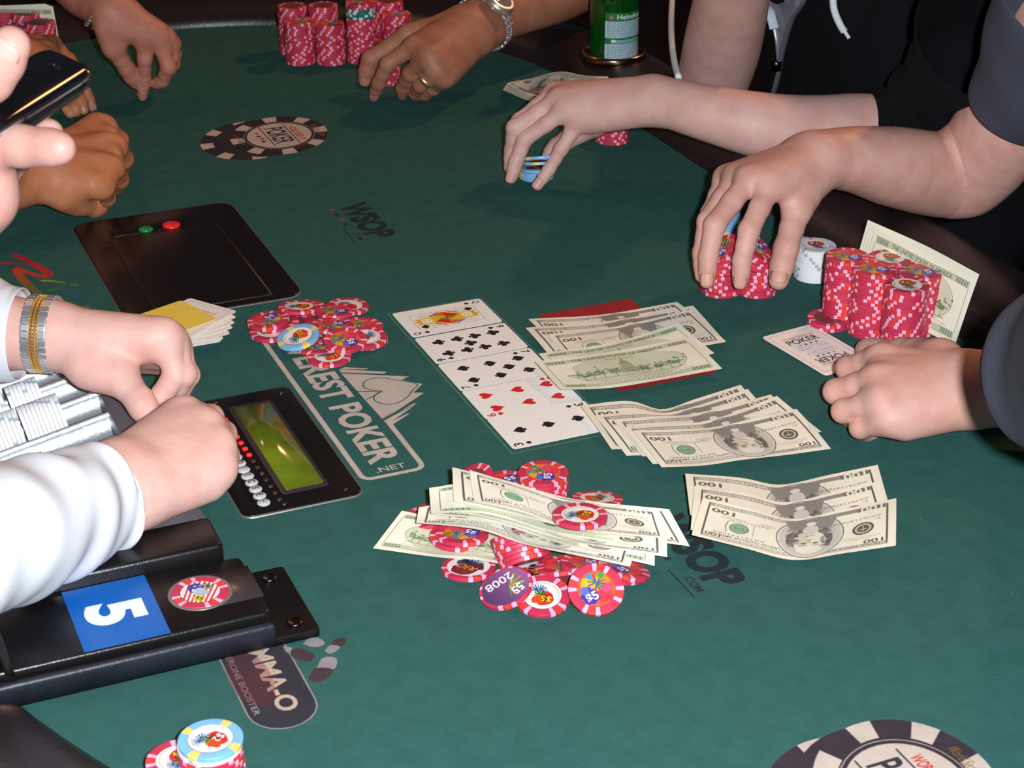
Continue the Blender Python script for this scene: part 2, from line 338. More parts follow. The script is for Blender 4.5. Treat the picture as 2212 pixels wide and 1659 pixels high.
def bill_back():
    c = Cv(156, 66, 6, (236, 230, 210)); rnd = random.Random(5); g = (132, 142, 112); dg = (98, 116, 88)
    c.frame(6, 5, 150, 61, .7, g, .5); c.ell(78, 33, 58, 25.5, (206, 207, 180)); c.ell(78, 33, 58, 25.5, g, inner=.99)
    c.rect(6, 54.6, 150, 60.6, (196, 198, 168)); c.rect(6, 5.4, 150, 11.4, (196, 198, 168))
    c.text('THE UNITED STATES OF AMERICA', 78, 57.5, 92, 4.2, dg, bold=.02); c.text('ONE HUNDRED DOLLARS', 78, 8.4, 82, 4.4, (238, 233, 212), bold=.03); c.text('ONE HUNDRED DOLLARS', 78.4, 8, 82, 4.4, dg, .55)
    for x0 in (8, 130):
        for y0 in (54.8, 5.6):
            c.rect(x0, y0, x0 + 18, y0 + 5.4, (170, 176, 146)); 
            for i in range(5): c.line([(x0 + 2 + i * 3.6, y0 + .5), (x0 + 2 + i * 3.6, y0 + 5)], .9, dg)
    c.text('IN GOD WE TRUST', 78, 51, 30, 2, dg); c.rect(58, 22, 98, 33, (186, 190, 162)); c.rect(72, 22, 84, 40, (166, 174, 144)); c.poly([(72, 40), (78, 50), (84, 40)], (150, 160, 130)); c.line([(78, 48), (78, 53)], .6, dg)
    for i in range(12): c.rect(59.5 + i * 3.2, 24, 61 + i * 3.2, 28.5, (130, 142, 116)); c.rect(59.5 + i * 3.2, 29.5, 61 + i * 3.2, 32, (130, 142, 116))
    for x in (32, 40, 50, 62, 94, 106, 116, 124):
        for _ in range(26): c.ell(x + rnd.gauss(0, 3.4), 25 + abs(rnd.gauss(0, 4.6)), 1.5, 1.1, rnd.choice([(106, 130, 98), (134, 152, 120), (86, 112, 84)]), .75)
        c.line([(x, 18), (x, 25)], .7, dg)
    c.line([(26, 18), (130, 18)], 1.2, g, .6); c.line([(22, 13.6), (134, 13.6)], .4, g)
    c.speck(10, 12, 146, 54, 500, .35, (190, 190, 160), .3, rnd)
    return c.image('bill_back')
IMG['front'] = bill_front(); IMG['billback'] = bill_back()
PALM = [(40, 130, 70), (52, 92, 160), (230, 170, 50), (90, 70, 150), (38, 110, 120)]
def inlay(kind):
    """chip centre print, 26.4 mm across"""
    d = 26.4; m = d / 2; rnd = random.Random(kind); ring = {'splash': (246, 238, 226), 'blue': (250, 250, 250), 'white': (250, 248, 246), 'rainbow': (236, 92, 60), 'year': (92, 58, 120), 'flag': (240, 236, 236), 'disc': (238, 238, 240)}[kind]
    c = Cv(d, d, 12, ring)
    def blob(x, y, r, col, n=13):
        c.poly([(x + r * rnd.uniform(.75, 1.2) * math.cos(i * 2 * math.pi / n), y + r * rnd.uniform(.75, 1.2) * math.sin(i * 2 * math.pi / n)) for i in range(n)], col)
    def fan(x, y, r, a0=0, a1=360, cols=PALM, n=9):
        for i in range(n):
            a = math.radians(a0 + (a1 - a0) * i / n); c.line([(x, y), (x + r * math.cos(a), y + r * math.sin(a))], 1.0, cols[i % len(cols)])
    if kind in ('splash', 'blue', 'white'):
        for i in range(30):
            a = math.radians(190 + i * 5.5); c.rect(m + 11.3 * math.cos(a) - .28, m + 11.3 * math.sin(a) - .4, m + 11.3 * math.cos(a) + .28, m + 11.3 * math.sin(a) + .4, (110, 100, 100))
        fan(m + 3.4, m - 2, 7, 200, 380, [(60, 110, 170), (110, 150, 200), (80, 70, 140), (50, 60, 70)], 10)
        blob(m - 2, m + 3, 6.6, (224, 44, 34)); blob(m + 1.5, m + 4.5, 5, (232, 74, 34)); blob(m - 4.5, m, 3.4, (214, 36, 40)); fan(m + 1.2, m + .6, 5, 230, 400, [(40, 110, 50), (30, 70, 60), (120, 150, 40)], 6)
        t = {'splash': '$5', 'blue': '$2', 'white': '$1'}[kind]
        c.text(t, m - 3.6, m + 2.6, 7.6, 6.6, (30, 26, 24), bold=.07); c.text(t, m - 3.6, m + 2.6, 7.2, 6, (246, 214, 60) if kind == 'splash' else (240, 240, 240), bold=.01)
    elif kind == 'rainbow':
        blob(m + 4, m + 3, 7, (240, 130, 40)); blob(m - 4, m + 5, 5.6, (236, 170, 60)); blob(m + 4, m - 6, 6, (230, 60, 70)); blob(m - 6, m - 4, 6.6, (70, 56, 160)); blob(m - 8, m + 1, 3.4, (90, 110, 200)); blob(m + 7, m - 1, 4, (222, 76, 120))
        fan(m + 2, m + 4, 6.4, 0, 360, PALM, 12); blob(m + 7, m + 8, 2.6, (70, 150, 70)); blob(m - 1, m + 10, 2.4, (60, 140, 190))
        c.text('$5', m - 5, m - 4.4, 8.4, 6.6, (250, 244, 250), bold=.03, rot=8)
    elif kind == 'year':
        for i in range(26): c.rect(0, i * 1.02, d, i * 1.02 + 1.02, tuple(int(a + (b - a) * i / 26) for a, b in zip((66, 40, 96), (150, 90, 150))))
        fan(m + 1, m + 2, 8, -30, 160, [(50, 140, 70), (240, 190, 50), (40, 110, 150), (230, 120, 50)], 11); c.text('55', m + 6.6, m + 3.4, 6, 6, (250, 246, 250), rot=-90, bold=.02); c.text('2008', m - 5.6, m, 16, 5.6, (246, 226, 240), rot=-100, bold=.01)
    elif kind == 'flag':
        for i in range(7): c.poly([(6 + i * 3, 0), (7.6 + i * 3, 0), (1.6 + i * 3.4, d), (0 + i * 3.4, d)], (224, 66, 62))
        blob(m - 5, m + 3, 5.6, (60, 60, 150)); blob(m, m, 5.4, (176, 186, 200))
        for i in range(8): c.ell(m - 5 + rnd.uniform(-4, 4), m + 3 + rnd.uniform(-4, 4), .6, .6, (255, 255, 255), n=6)
        fan(m + 2, m + 8, 4, 0, 360, [(40, 130, 60), (60, 60, 60)], 8); c.ell(m + 2.6, m - 7.6, 4.2, 3.2, (230, 200, 70)); c.text('$5', m + 2.6, m - 7.6, 5.6, 4.2, (30, 26, 24), bold=.02)
    else:
        blob(m, m + 4, 8, (130, 30, 34)); blob(m - 4, m - 2, 6, (110, 24, 40)); blob(m + 5, m - 3, 5, (40, 50, 80)); fan(m, m - 3, 8, 190, 350, [(30, 34, 50), (50, 80, 120)], 9)
        c.text('RIO', m + .5, m + 1.4, 13, 5.4, (232, 164, 60), slant=.3, bold=.01)
    return c.image('inlay_' + kind)
for k_ in ('splash', 'rainbow', 'year', 'flag', 'disc', 'blue', 'white'): IMG[k_] = inlay(k_)
# ------------------------------------------------------------------ prints on the felt (alpha images placed in the table frame)
PRINT = []                                   # (image, u0, v0, w, h)
PK = (204, 186, 176)
def felt_print(name, u0, v0, w, h, ppm, draw):
    c = Cv(w, h, ppm, (120, 110, 105), 0.0); draw(c, lambda p: (UV(*p)[0] - u0, UV(*p)[1] - v0)); PRINT.append((c.image(name), u0, v0, w, h))
def d_everest(c, q):
    c.frame(-60, 3, 289, 58, 4.5, PK, 10); c.a[int(51 * c.k):int(60 * c.k), int(60 * c.k):int(198 * c.k), 3] = 0
    c.text('EVEREST POKER', 141, 31.5, 250, 28, PK, bold=.035); c.text('.NET', 276, 31, 25, 8, PK, bold=.01, rot=90)
    f = lambda x, y: q((540 + x * .1929, 740 + y * .1929))
    c.poly([f(1020, 345), f(1780, 380), f(1690, 420), f(1930, 465), f(1830, 560), f(1940, 560), f(1480, 855)], PK)
    c.poly([f(1500, 880), f(1830, 680), f(1870, 685), f(1540, 915)], PK); c.poly([f(1480, 870), f(1520, 845), f(1870, 560), f(1945, 565)], PK)
    c.poly([f(990, 300), f(1530, 325), f(1500, 350), f(1020, 335)], PK); c.poly([f(1060, 275), f(1325, 290), f(1300, 300), f(1010, 298)], PK); c.poly([f(1540, 905), f(1760, 795), f(1780, 800), f(1600, 915)], PK)
    G = (58, 104, 96)
    sp = [f(*p) for p in [(1480, 545), (1380, 535), (1290, 510), (1265, 460), (1330, 410), (1470, 395), (1640, 420), (1870, 465), (1820, 530), (1760, 610), (1640, 680), (1520, 690), (1410, 660), (1385, 620), (1420, 570), (1480, 545)]]
    c.line(spline(sp, 4), 1.1, G); c.line([f(1200, 550), f(1480, 545), f(1300, 640)], 1.1, G); c.line([f(1490, 870), f(1860, 690)], .9, G)
felt_print('print_everest', -1494, 386, 300, 118, 3.2, d_everest)
def d_disc(c, q):
    RO = 156.8                               # the chip is drawn slightly elongated
    def d(x, y):
        c.ell(x, y, 69, 57, (62, 48, 58), rot=RO)
        for i in range(8): c.ell(x, y, 69, 57, PK, rot=RO, inner=.74, a0=i * 45 + 12, a1=i * 45 + 30, n=6)
    x, y = 84, 110; d(x + 3, y - 37); c.ell(x + 1, y - 14, 69, 57, (62, 48, 58), rot=RO)
    d(x, y); c.ell(x, y, 50, 42.5, (62, 48, 58), rot=RO); c.ell(x, y, 48.5, 41.5, PK, rot=RO, inner=.985); c.ell(x, y, 44.5, 38, PK, rot=RO)
    c.text('WORLD SERIES OF', x, y + 22, 52, 9, (196, 62, 56), bold=.02); c.text('POKER', x, y, 58, 24, (60, 52, 62), bold=.02); c.line([(x - 36, y + 15), (x + 36, y + 15)], 1.4, (60, 52, 62)); c.line([(x - 36, y - 15), (x + 36, y - 15)], 1.4, (60, 52, 62))
    for i, k in enumerate('dshc'): suit(c, k, x - 15 + i * 10, y - 23, 7.5, (196, 62, 56) if k in 'dh' else (60, 52, 62))
    c.text('World Series of Poker', x, y + 48, 48, 8, (150, 112, 60), slant=.2); c.text('Las Vegas', x - 2, y - 48, 40, 8, (120, 92, 60), slant=.2)
lu, lv = UV(603, 292); felt_print('print_disc', lu - 84, lv - 110, 160, 176, 2.6, d_disc)
lu, lv = UV(1962, 1705); PRINT.append((PRINT[-1][0], lu - 84, lv - 110, 160, 176))
def d_wsop(c, q):
    K = (46, 50, 56)
    c.text('WSOP', 66, 35, 104, 33, K, bold=.055); c.text('.COM', 106, 12, 22, 7, K, bold=.03)
    for i, k in enumerate('dshc'[:4]): suit(c, k, 24 + i * 15, 11, 7, (206, 58, 50) if k in 'dh' else K)
    c.line([(82, 4), (122, 4)], 1.6, K)
for a, b in ((-1080, 546), (-1796, 540)):
    if a == -1080: felt_print('print_wsop', a, b, 124, 54, 2.6, d_wsop)
    else: PRINT.append((PRINT[-1][0], a, b, 124, 54))
def d_mma(c, q):
    c.poly(rrect(-60, 126, 7, 53, 22.8), (58, 50, 60)); c.frame(-60, 7, 126, 53, 1.1, (150, 140, 140), 22.8)
    c.text('GAMMA-O', 55, 34, 106, 15, (196, 170, 152), bold=.03); c.text('TESTOSTERONE BOOSTER', 52, 13.5, 106, 4.4, (150, 140, 144), bold=.01); c.ell(64, 20, 34, 14, (120, 40, 46), .35)
    f = lambda x, y: q((470 + x * .1507, 1330 + y * .1507))
    lt, dk = (150, 140, 146), (76, 54, 62)
    for cap, l in (([(1220, 400), (1300, 330), (1420, 315), (1520, 360), (1520, 420), (1400, 450), (1290, 430)], lt), ([(1040, 480), (1180, 465), (1330, 520), (1390, 580), (1330, 650), (1180, 640), (1060, 590)], dk), ([(930, 435), (1070, 465), (1000, 530)], lt),
                   ([(1620, 420), (1700, 330), (1840, 315), (1830, 400), (1760, 440)], dk), ([(1535, 500), (1620, 420), (1760, 445), (1680, 520), (1600, 545)], lt), ([(1420, 750), (1490, 620), (1590, 585), (1700, 610), (1710, 690), (1650, 770)], lt), ([(1300, 900), (1400, 750), (1660, 770), (1600, 880), (1460, 950), (1340, 940)], dk)):
        c.poly([tuple(p[:2]) for p in spline([f(*p) for p in cap + cap[:1]], 3)], l)
felt_print('print_capsule', -1052, 216, 128, 100, 3.4, d_mma)
def d_rio(c, q):
    f = lambda p: q(p)
    def st(pts, w, a, b):
        P = spline([f(p) for p in pts], 6); n = len(P)
        for i in range(n - 1): c.line([tuple(P[i]), tuple(P[i + 1] + (P[i + 1] - P[i]) * .2)], w * (.7 + .3 * math.sin(math.pi * min(1, i / n * 1.4))), tuple(int(x + (y - x) * i / n) for x, y in zip(a, b)))
    st([(30, 549), (68, 568), (98, 585), (106, 595), (88, 597), (62, 589), (34, 579)], 9, (188, 40, 52), (212, 66, 44))
    st([(32, 582), (48, 602), (70, 624), (92, 640)], 9, (212, 70, 40), (60, 130, 62)); st([(-60, 560), (0, 567), (52, 571)], 6, (170, 36, 60), (190, 44, 60))
    st([(88, 606), (110, 607), (140, 611)], 5, (170, 150, 50), (110, 140, 60)); st([(152, 614), (168, 616)], 5, (80, 140, 70), (70, 130, 80)); st([(104, 630), (122, 623), (150, 630), (176, 648)], 7, (60, 126, 66), (56, 80, 140))
felt_print('print_rio', -1800, 140, 180, 160, 2.6, d_rio)
def d_red(c, q): c.poly(rrect(1, 174, 1, 97, 4), (166, 44, 46))
felt_print('print_red', -1440, 642, 175, 98, 2, d_red)
def d_cardbox(c, q):
    c.frame(1, 1, 297, 96, .9, (110, 150, 124)); 
    for i in range(1, 5): c.line([(1 + i * 59, 1), (1 + i * 59, 96)], .6, (96, 130, 112))
felt_print('print_cardbox', -1498, 513.5, 298, 97, 3.2, d_cardbox)
# ------------------------------------------------------------------ the room and the poker table
fv = [(-4, -2, 0), (4, -2, 0), (4, 7, 0), (-4, 7, 0)]
fl = obj('floor', fv, [(0, 1, 2, 3)], mat('dark_carpet', (30, 24, 26), 0.95, var=.5, vscale=9, bump=.6, bscale=120)); fl['kind'] = 'structure'
RF, CV_, UF, UN = 455.0, 520.0, -2068.0, -1200.0           # felt outline: a stadium in the table frame
def stadium(off, n=48):
    """outline from the near end of the dealer side round the near end, the far side and the far end (ccw)"""
    r = RF + off; out = []
    for k in range(n + 1): a = -math.pi / 2 + math.pi * k / n; out.append((UN + (r + 75) * math.cos(a), CV_ + r * math.sin(a)))
    for k in range(n + 1): a = math.pi / 2 + math.pi * k / n; out.append((UF + r * math.cos(a), CV_ + r * math.sin(a)))
    return out
table = empty('poker_table', T(-1430, 520, -760), 'oval poker table with printed green felt and a dark padded rail', 'table')
M_felt = mat('green_felt', (44, 92, 84), 1.0, spec=.03)
nt = M_felt.node_tree; K = nt.links.new; bs = nt.nodes['Principled BSDF']
geo = nt.nodes.new('ShaderNodeTexCoord')
mp0 = nt.nodes.new('ShaderNodeMapping'); mp0.vector_type = 'POINT'
mp0.inputs['Location'].default_value = (0, 0, 0); mp0.inputs['Rotation'].default_value = (0, 0, 0)
K(geo.outputs['Object'], mp0.inputs['Vector'])            # object space of the felt = table frame in metres
n1 = nt.nodes.new('ShaderNodeTexNoise'); n1.inputs['Scale'].default_value = 420; n1.inputs['Detail'].default_value = 3
n2 = nt.nodes.new('ShaderNodeTexNoise'); n2.inputs['Scale'].default_value = 7; n2.inputs['Detail'].default_value = 4
n4 = nt.nodes.new('ShaderNodeTexNoise'); n4.inputs['Scale'].default_value = 55; n4.inputs['Detail'].default_value = 2
for n in (n1, n2, n4): K(mp0.outputs[0], n.inputs['Vector'])
def mix(a, b, fac, mode='MIX'):
    m = nt.nodes.new('ShaderNodeMix'); m.data_type = 'RGBA'; m.blend_type = mode
    for s, x in ((6, a), (7, b)):
        if isinstance(x, tuple): m.inputs[s].default_value = x
        else: K(x, m.inputs[s])
    if isinstance(fac, float): m.inputs[0].default_value = fac
    else: K(fac, m.inputs[0])
    return m.outputs[2]
base = mix(srgb((47, 86, 80)) + (1,), srgb((62, 106, 99)) + (1,), n1.outputs['Fac'])
base = mix(base, srgb((53, 95, 92)) + (1,), n2.outputs['Fac'])
cur = base
for im, u0, v0, w, h in PRINT:
    mp = nt.nodes.new('ShaderNodeMapping'); mp.inputs['Location'].default_value = (-u0 / w, -v0 / h, 0); mp.inputs['Scale'].default_value = (1000 / w, 1000 / h, 1)
    K(geo.outputs['Object'], mp.inputs['Vector'])
    t = nt.nodes.new('ShaderNodeTexImage'); t.image = im; t.extension = 'CLIP'; K(mp.outputs[0], t.inputs['Vector'])
    ml = nt.nodes.new('ShaderNodeMath'); ml.operation = 'MULTIPLY'; ml.inputs[1].default_value = 0.93; K(t.outputs['Alpha'], ml.inputs[0])
    cur = mix(cur, t.outputs['Color'], ml.outputs[0])
wv = nt.nodes.new('ShaderNodeValToRGB'); wv.color_ramp.elements[0].color = (.9, .9, .9, 1); wv.color_ramp.elements[0].position = .35; wv.color_ramp.elements[1].position = .6; K(n4.outputs['Fac'], wv.inputs[0])
cur = mix(cur, wv.outputs[0], 1.0, 'MULTIPLY')
vo = nt.nodes.new('ShaderNodeTexVoronoi'); vo.inputs['Scale'].default_value = 55; K(mp0.outputs[0], vo.inputs['Vector'])
cr = nt.nodes.new('ShaderNodeValToRGB'); cr.color_ramp.elements[0].position = 0; cr.color_ramp.elements[0].color = (1, 1, 1, 1); cr.color_ramp.elements[1].position = .026; cr.color_ramp.elements[1].color = (0, 0, 0, 1); K(vo.outputs['Distance'], cr.inputs[0])
vc = nt.nodes.new('ShaderNodeMath'); vc.operation = 'GREATER_THAN'; vc.inputs[1].default_value = .8; sp_ = nt.nodes.new('ShaderNodeSeparateColor'); K(vo.outputs['Color'], sp_.inputs[0]); K(sp_.outputs[0], vc.inputs[0])
lm = nt.nodes.new('ShaderNodeMath'); lm.operation = 'MULTIPLY'; K(cr.outputs[0], lm.inputs[0]); K(vc.outputs[0], lm.inputs[1])
cur = mix(cur, (.55, .58, .55, 1), lm.outputs[0])          # lint specks
K(cur, bs.inputs['Base Color'])
bp = nt.nodes.new('ShaderNodeBump'); bp.inputs['Strength'].default_value = .5; bp.inputs['Distance'].default_value = .0006; K(n1.outputs['Fac'], bp.inputs['Height']); K(bp.outputs[0], bs.inputs['Normal'])
st = stadium(0)
st = st + [(-1590, 65), (-1590, 228), (-1158, 228), (-1158, 65)]   # the dealer's tray is let into the felt
v, f = prism([(a / 1000, b / 1000) for a, b in st], -.03, 0.0)
felt = obj('felt_top', v, f, M_felt, None, 'local', smooth=False)
felt.rotation_euler = (0, 0, TROT); felt.location = Vector((0, 0, TZ)) - table.location; felt.parent = table
M_rail = mat('rail_leather', (40, 29, 32), 0.36, spec=.42, bump=.35, bscale=260, var=.25, vscale=14)
prof = [(0, -28), (0, 2), (5, 11), (16, 21), (36, 29), (62, 32), (92, 29), (120, 18), (138, 0), (144, -22), (140, -44), (110, -50), (40, -44)]
outl = []
n = 48
for k in range(n + 1): outl.append((UN, CV_, -math.pi / 2 + .358 + (math.pi - .358) * k / n, 75))
for k in range(1, 20): outl.append((UN + (UF - UN) * k / 20, CV_, math.pi / 2, 0))
for k in range(n + 1): outl.append((UF, CV_, math.pi / 2 + math.pi * k / n, 0))
for k in range(1, 9): outl.append((UF + (-1850 - UF) * k / 8, CV_, 1.5 * math.pi, 0))
v = []; f = []; m_ = len(prof)
for i, (uc, vc_, a, ex_) in enumerate(outl):
    e = min(i, len(outl) - 1 - i); sh = [.55, .82, .95][e] if e < 3 else 1     # rounded-off ends at the dealer's place
    for o_, z in prof: o2 = o_ * (sh if e < 3 else 1); v.append(tuple(T(uc + (RF + o2 + ex_) * math.cos(a), vc_ + (RF + o2) * math.sin(a), (z + 8) * sh - 8)))
for i in range(len(outl) - 1):
    for j in range(m_): k2 = (j + 1) % m_; f.append((i * m_ + k2, (i + 1) * m_ + k2, (i + 1) * m_ + j, i * m_ + j))
f.append(tuple(range(m_))); f.append(tuple((len(outl) - 1) * m_ + j for j in range(m_ - 1, -1, -1)))
obj('padded_rail', v, f, M_rail, table)
M_blk = mat('black_plastic', (20, 18, 20), 0.32, spec=.5, bump=.15, bscale=500, var=.3, vscale=20)
M_wood = mat('dark_wood', (26, 18, 16), 0.5)
v, f = prism([(a, b) for a, b in stadium(100, 24)], -120, -62); obj('apron', tw(v), f, M_wood, table)
for uc in (UN, UF):
    v, f = lathe([(210, -760), (200, -735), (90, -710), (80, -120), (170, -88)], 28); obj('pedestal', tw([(a + uc, b + CV_, c) for a, b, c in v]), f, M_wood, table)
# cup holder and beer bottle on the far right of the rail
M_brass = mat('cup_ring_metal', (150, 120, 96), 0.22, metal=1)
cb = T(-2112, 1046, 24); cb = U(1325, 114, 34)
cup = empty('cup_holder', cb - Vector((0, 0, .05)), 'dark metal cup holder ring sunk in the rail under the green bottle', 'cup holder')
v, f = lathe([(33, -14), (33.5, 2), (41, 4), (43, 1), (43, -6)], 40); obj('flange', [tuple(cb + Vector(p)) for p in mm(v)], f, M_brass, cup)
v, f = lathe([(33, -48), (33.4, 1)], 32); obj('cup', [tuple(cb + Vector(p)) for p in mm(v)], f, M_blk, cup)
bot = empty('beer_bottle', cb + Vector((0, 0, -.046)), 'green glass beer bottle with pale printed back label in the rail cup holder', 'bottle')
M_gl = mat('green_glass', (20, 120, 36), 0.06, spec=.6, trans=.75, coat=.3)
prof = [(1, 0), (27, 0), (30.5, 4), (31, 12), (31, 112), (29, 128), (22, 146), (16, 160), (13.5, 176), (13, 210), (14.4, 212), (14.4, 222), (12, 226)]
v, f = lathe(prof, 40); obj('glass', [tuple(bot.location + Vector(p)) for p in mm(v)], f, M_gl, bot)
v, f = lathe([(1, 3), (28.6, 4), (29, 90), (1, 90)], 32); obj('beer', [tuple(bot.location + Vector(p)) for p in mm(v)], f, mat('beer_in_green', (18, 92, 30), .3, spec=.2, var=.2), bot)
lab = Cv(64, 92, 8, (24, 104, 50), 1.0)
PL = (176, 198, 210); rr = random.Random(2)
lab.text('Heineken', 40, 84, 44, 10, (226, 236, 240), bold=.01); star = [(9 + (4.6 if i % 2 == 0 else 1.9) * math.sin(i * math.pi / 5), 83 + (4.6 if i % 2 == 0 else 1.9) * math.cos(i * math.pi / 5)) for i in range(10)]
lab.rect(0, 43, 64, 76, PL); lab.rect(0, 2, 64, 31, PL); lab.rect(10, 32.5, 62, 39, (120, 170, 170)); lab.ell(13, 37, 3.6, 3, (210, 226, 230)); lab.poly(star, (226, 110, 112))
for y in list(np.arange(45, 75, 3.3)) + list(np.arange(4, 30, 3.3)):
    x = 3
    while x < 60:
        w_ = rr.uniform(2, 7); lab.rect(x, y, min(61, x + w_), y + 1.3, (70, 118, 122), .85); x += w_ + 1.4
im = lab.image('bottle_label'); a0 = math.radians(-90 + 26)
v = []; uvs = []; f = []
for i in range(17):
    for j in range(2):
        a = a0 + (i / 16 - .5) * 1.75; v.append(tuple(bot.location + Vector((31.3 * math.cos(a), 31.3 * math.sin(a), 46 + 60 * j)) * .001)); uvs.append((i / 16, j))
for i in range(16): f.append((2 * i, 2 * i + 2, 2 * i + 3, 2 * i + 1))
obj('back_label', v, f, mat('label_print', (255, 255, 255), .45, img=im), bot, uv=uvs)
# ------------------------------------------------------------------ automatic shuffler plate set in the felt
M_blk2 = mat('shuffler_black', (24, 17, 19), 0.3, spec=.5, var=.25, vscale=8)
M_scuff = mat('worn_edge', (150, 140, 138), 0.4, metal=.6)
sh = empty('card_shuffler', T(-1701, 371, 0), 'flat black card shuffler plate with green and red buttons, set in felt', 'card shuffler')
v, f = prism(rrect(-1835, -1567, 286, 456, 17), -14, 2.2, 1.2); obj('bezel_plate', tw(v), f, M_blk2, sh)
v, f = prism(rrect(-1835.8, -1566.2, 285.2, 456.8, 17.6), -3, .9); obj('bezel_edge', tw(v), f, M_scuff, sh)
v, f = prism(rrect(-1773, -1578, 314, 426, 4), 1.5, 3.4, .7); obj('lid', tw(v), f, M_blk2, sh)
for a, b, c_, d in ((-1774.6, -1773.4, 314, 426), (-1578, -1576.8, 314, 426), (-1774, -1577, 426.4, 427.4)):
    v, f = prism([(a, c_), (b, c_), (b, d), (a, d)], 1.8, 2.6); obj('lid_gap', tw(v), f, mat('gap_shine', (84, 66, 64), .3), sh)
v, f = prism(rrect(-1811, -1782, 318, 408, 3), 2, 2.8, .4); obj('button_panel', tw(v), f, M_blk2, sh)
for px, py, r, col, nm in ((315, 496, 7.4, (20, 120, 58), 'green push button'), (370, 487, 9.2, (226, 40, 36), 'red push button')):
    a, b = UV(px, py, 3); v, f = lathe([(r, 2), (r, 4.2), (r - 1, 5), (.01, 5.4)], 24)
    o = obj('button', tw([(p + a, q + b, c_) for p, q, c_ in v]), f, mat('button_' + nm[:3], col, .3, emit=.12), sh); o['label'] = nm
# ------------------------------------------------------------------ seat display with lamps and keys
ld = empty('table_display', T(-1286, 337, 0), 'black table console with green lit screen, red lamps and round keys', 'display')
v, f = prism(rrect(-1386, -1185.5, 288, 384, 9), -12, 2, .8); obj('faceplate', tw(v), f, M_blk, ld)
v, f = prism(rrect(-1387.2, -1184.6, 287, 385, 9.6), -3, 1); obj('plate_edge', tw(v), f, M_scuff, ld)
M_scr = mat('screen_glow', (104, 116, 26), 0.16, spec=.5, var=.5, vscale=26, coat=.4); M_scr.node_tree.nodes['Principled BSDF'].inputs['Emission Color'].default_value = srgb((60, 84, 0)) + (1,); M_scr.node_tree.nodes['Principled BSDF'].inputs['Emission Strength'].default_value = .22
v, f = prism(rrect(-1366, -1207, 325, 363, 3), 1.6, 2.3, .2); obj('screen_frame', tw(v), f, mat('screen_frame', (58, 46, 52), .3), ld)
v, f = prism(rrect(-1361, -1212, 329, 360, 2), 1.9, 2.6); obj('screen', tw(v), f, M_scr, ld)
M_led = mat('lamp_red', (255, 30, 24), .3, emit=1.6); M_off = mat('lamp_off', (60, 34, 36), .3)
vl, fl_ = lathe([(2.3, 0), (2.3, .8), (1.6, 1.6), (.01, 1.9)], 14)
M_key = mat('key_pale', (196, 196, 200), .4); M_ink = mat('key_ink', (70, 66, 72), .6)
vk, fk = lathe([(5.2, 0), (5.2, .9), (4.6, 1.5), (.01, 1.7)], 20)
for i in range(16):
    a = -1367 + i * 11.12; o = obj('lamp', tw([(p + a, q + 317 + i * .22, c_ + 2) for p, q, c_ in vl]), fl_, M_led if i < 9 else M_off, ld)
    if i >= 5:
        uk = a - 3.4 + 0; o = obj('key', tw([(p + uk + 3.2, q + 308, c_ + 2) for p, q, c_ in vk]), fk, M_key, ld)
        ch = {6: 'R', 7: 'B', 8: 'P', 9: 'D', 11: 'I', 12: 'C', 13: 'S', 14: 'E', 15: '-'}.get(i)
        if ch:
            q = text_tris(ch, .02); c0 = q.reshape(-1, 2); c0 = (c0.min(0) + c0.max(0)) / 2; q = (q - c0) * 7.4
            obj('key_letter', tw([(p[0] + uk + 3.2, p[1] + 308, 3.85) for t in q for p in t]), [(3 * k, 3 * k + 1, 3 * k + 2) for k in range(len(q))], M_ink, o, tuple(o.location), smooth=False) if False else obj('key_letter', tw([(p[0] + uk + 3.2, p[1] + 308, 3.85) for t in q for p in t]), [(3 * k, 3 * k + 1, 3 * k + 2) for k in range(len(q))], M_ink, ld, smooth=False)
vs, fs = lathe([(2.2, 0), (2.2, .7), (.01, 1)], 14)
for a, b in ((-1378, 318), (-1374, 374), (-1196, 372), (-1193, 322)): obj('screw', tw([(p + a, q + b, c_ + 2) for p, q, c_ in vs]), fs, mat('screw_metal', (120, 116, 118), .3, metal=1), ld)
# ------------------------------------------------------------------ dealer's chip tray
M_alu = mat('brushed_tray', (196, 200, 208), 0.34, metal=.75, bump=.2, bscale=300, var=.12, vscale=30)
M_tr2 = mat('tray_frame', (150, 140, 150), 0.3, metal=.6)
tr = empty('chip_tray', T(-1370, 140, -30), 'silver metal chip tray with round channels in front of the dealer', 'chip tray')
PITCHU, U0T, NCH = 42.0, -1576.0, 9
tlt = lambda vs: [(a, b, c + (b - 227) * .204) for a, b, c in vs]     # the tray slopes down towards the dealer
v = []; f = []; prof = []
for i in range(NCH):
    c0 = U0T + PITCHU * (i + .5)
    for k in range(15): q = math.pi + math.pi * k / 14; prof.append((c0 + 20.2 * math.cos(q), 19 + 20.2 * math.sin(q)))
for y in (-30, 226): v += [(p, y, z) for p, z in prof]
m_ = len(prof)
for i in range(m_ - 1): f.append((i, i + 1, m_ + i + 1, m_ + i))
obj('channel_bed', tw(tlt(v)), f, M_alu, tr)
for i in range(NCH):                                         # end wall of each channel
    c0 = U0T + PITCHU * (i + .5); ring = [(c0 + 20.2 * math.cos(math.pi + math.pi * k / 14), 226, 19 + 20.2 * math.sin(math.pi + math.pi * k / 14)) for k in range(15)]
    obj('channel_end', tw(ring), [tuple(range(14, -1, -1))], M_tr2, tr, smooth=False)
v, f = prism(rrect(U0T - 8, -1160, 226, 256, 4), -6, 20, 1.5); obj('front_rim', tw(v), f, M_tr2, tr)
for p, q in ((U0T - 8, U0T), (U0T + PITCHU * NCH, -1160)):
    v, f = prism([(p, -30), (q, -30), (q, 226), (p, 226)], -6, 20, 1); obj('side_rim', tw(tlt(v)), f, M_alu, tr)
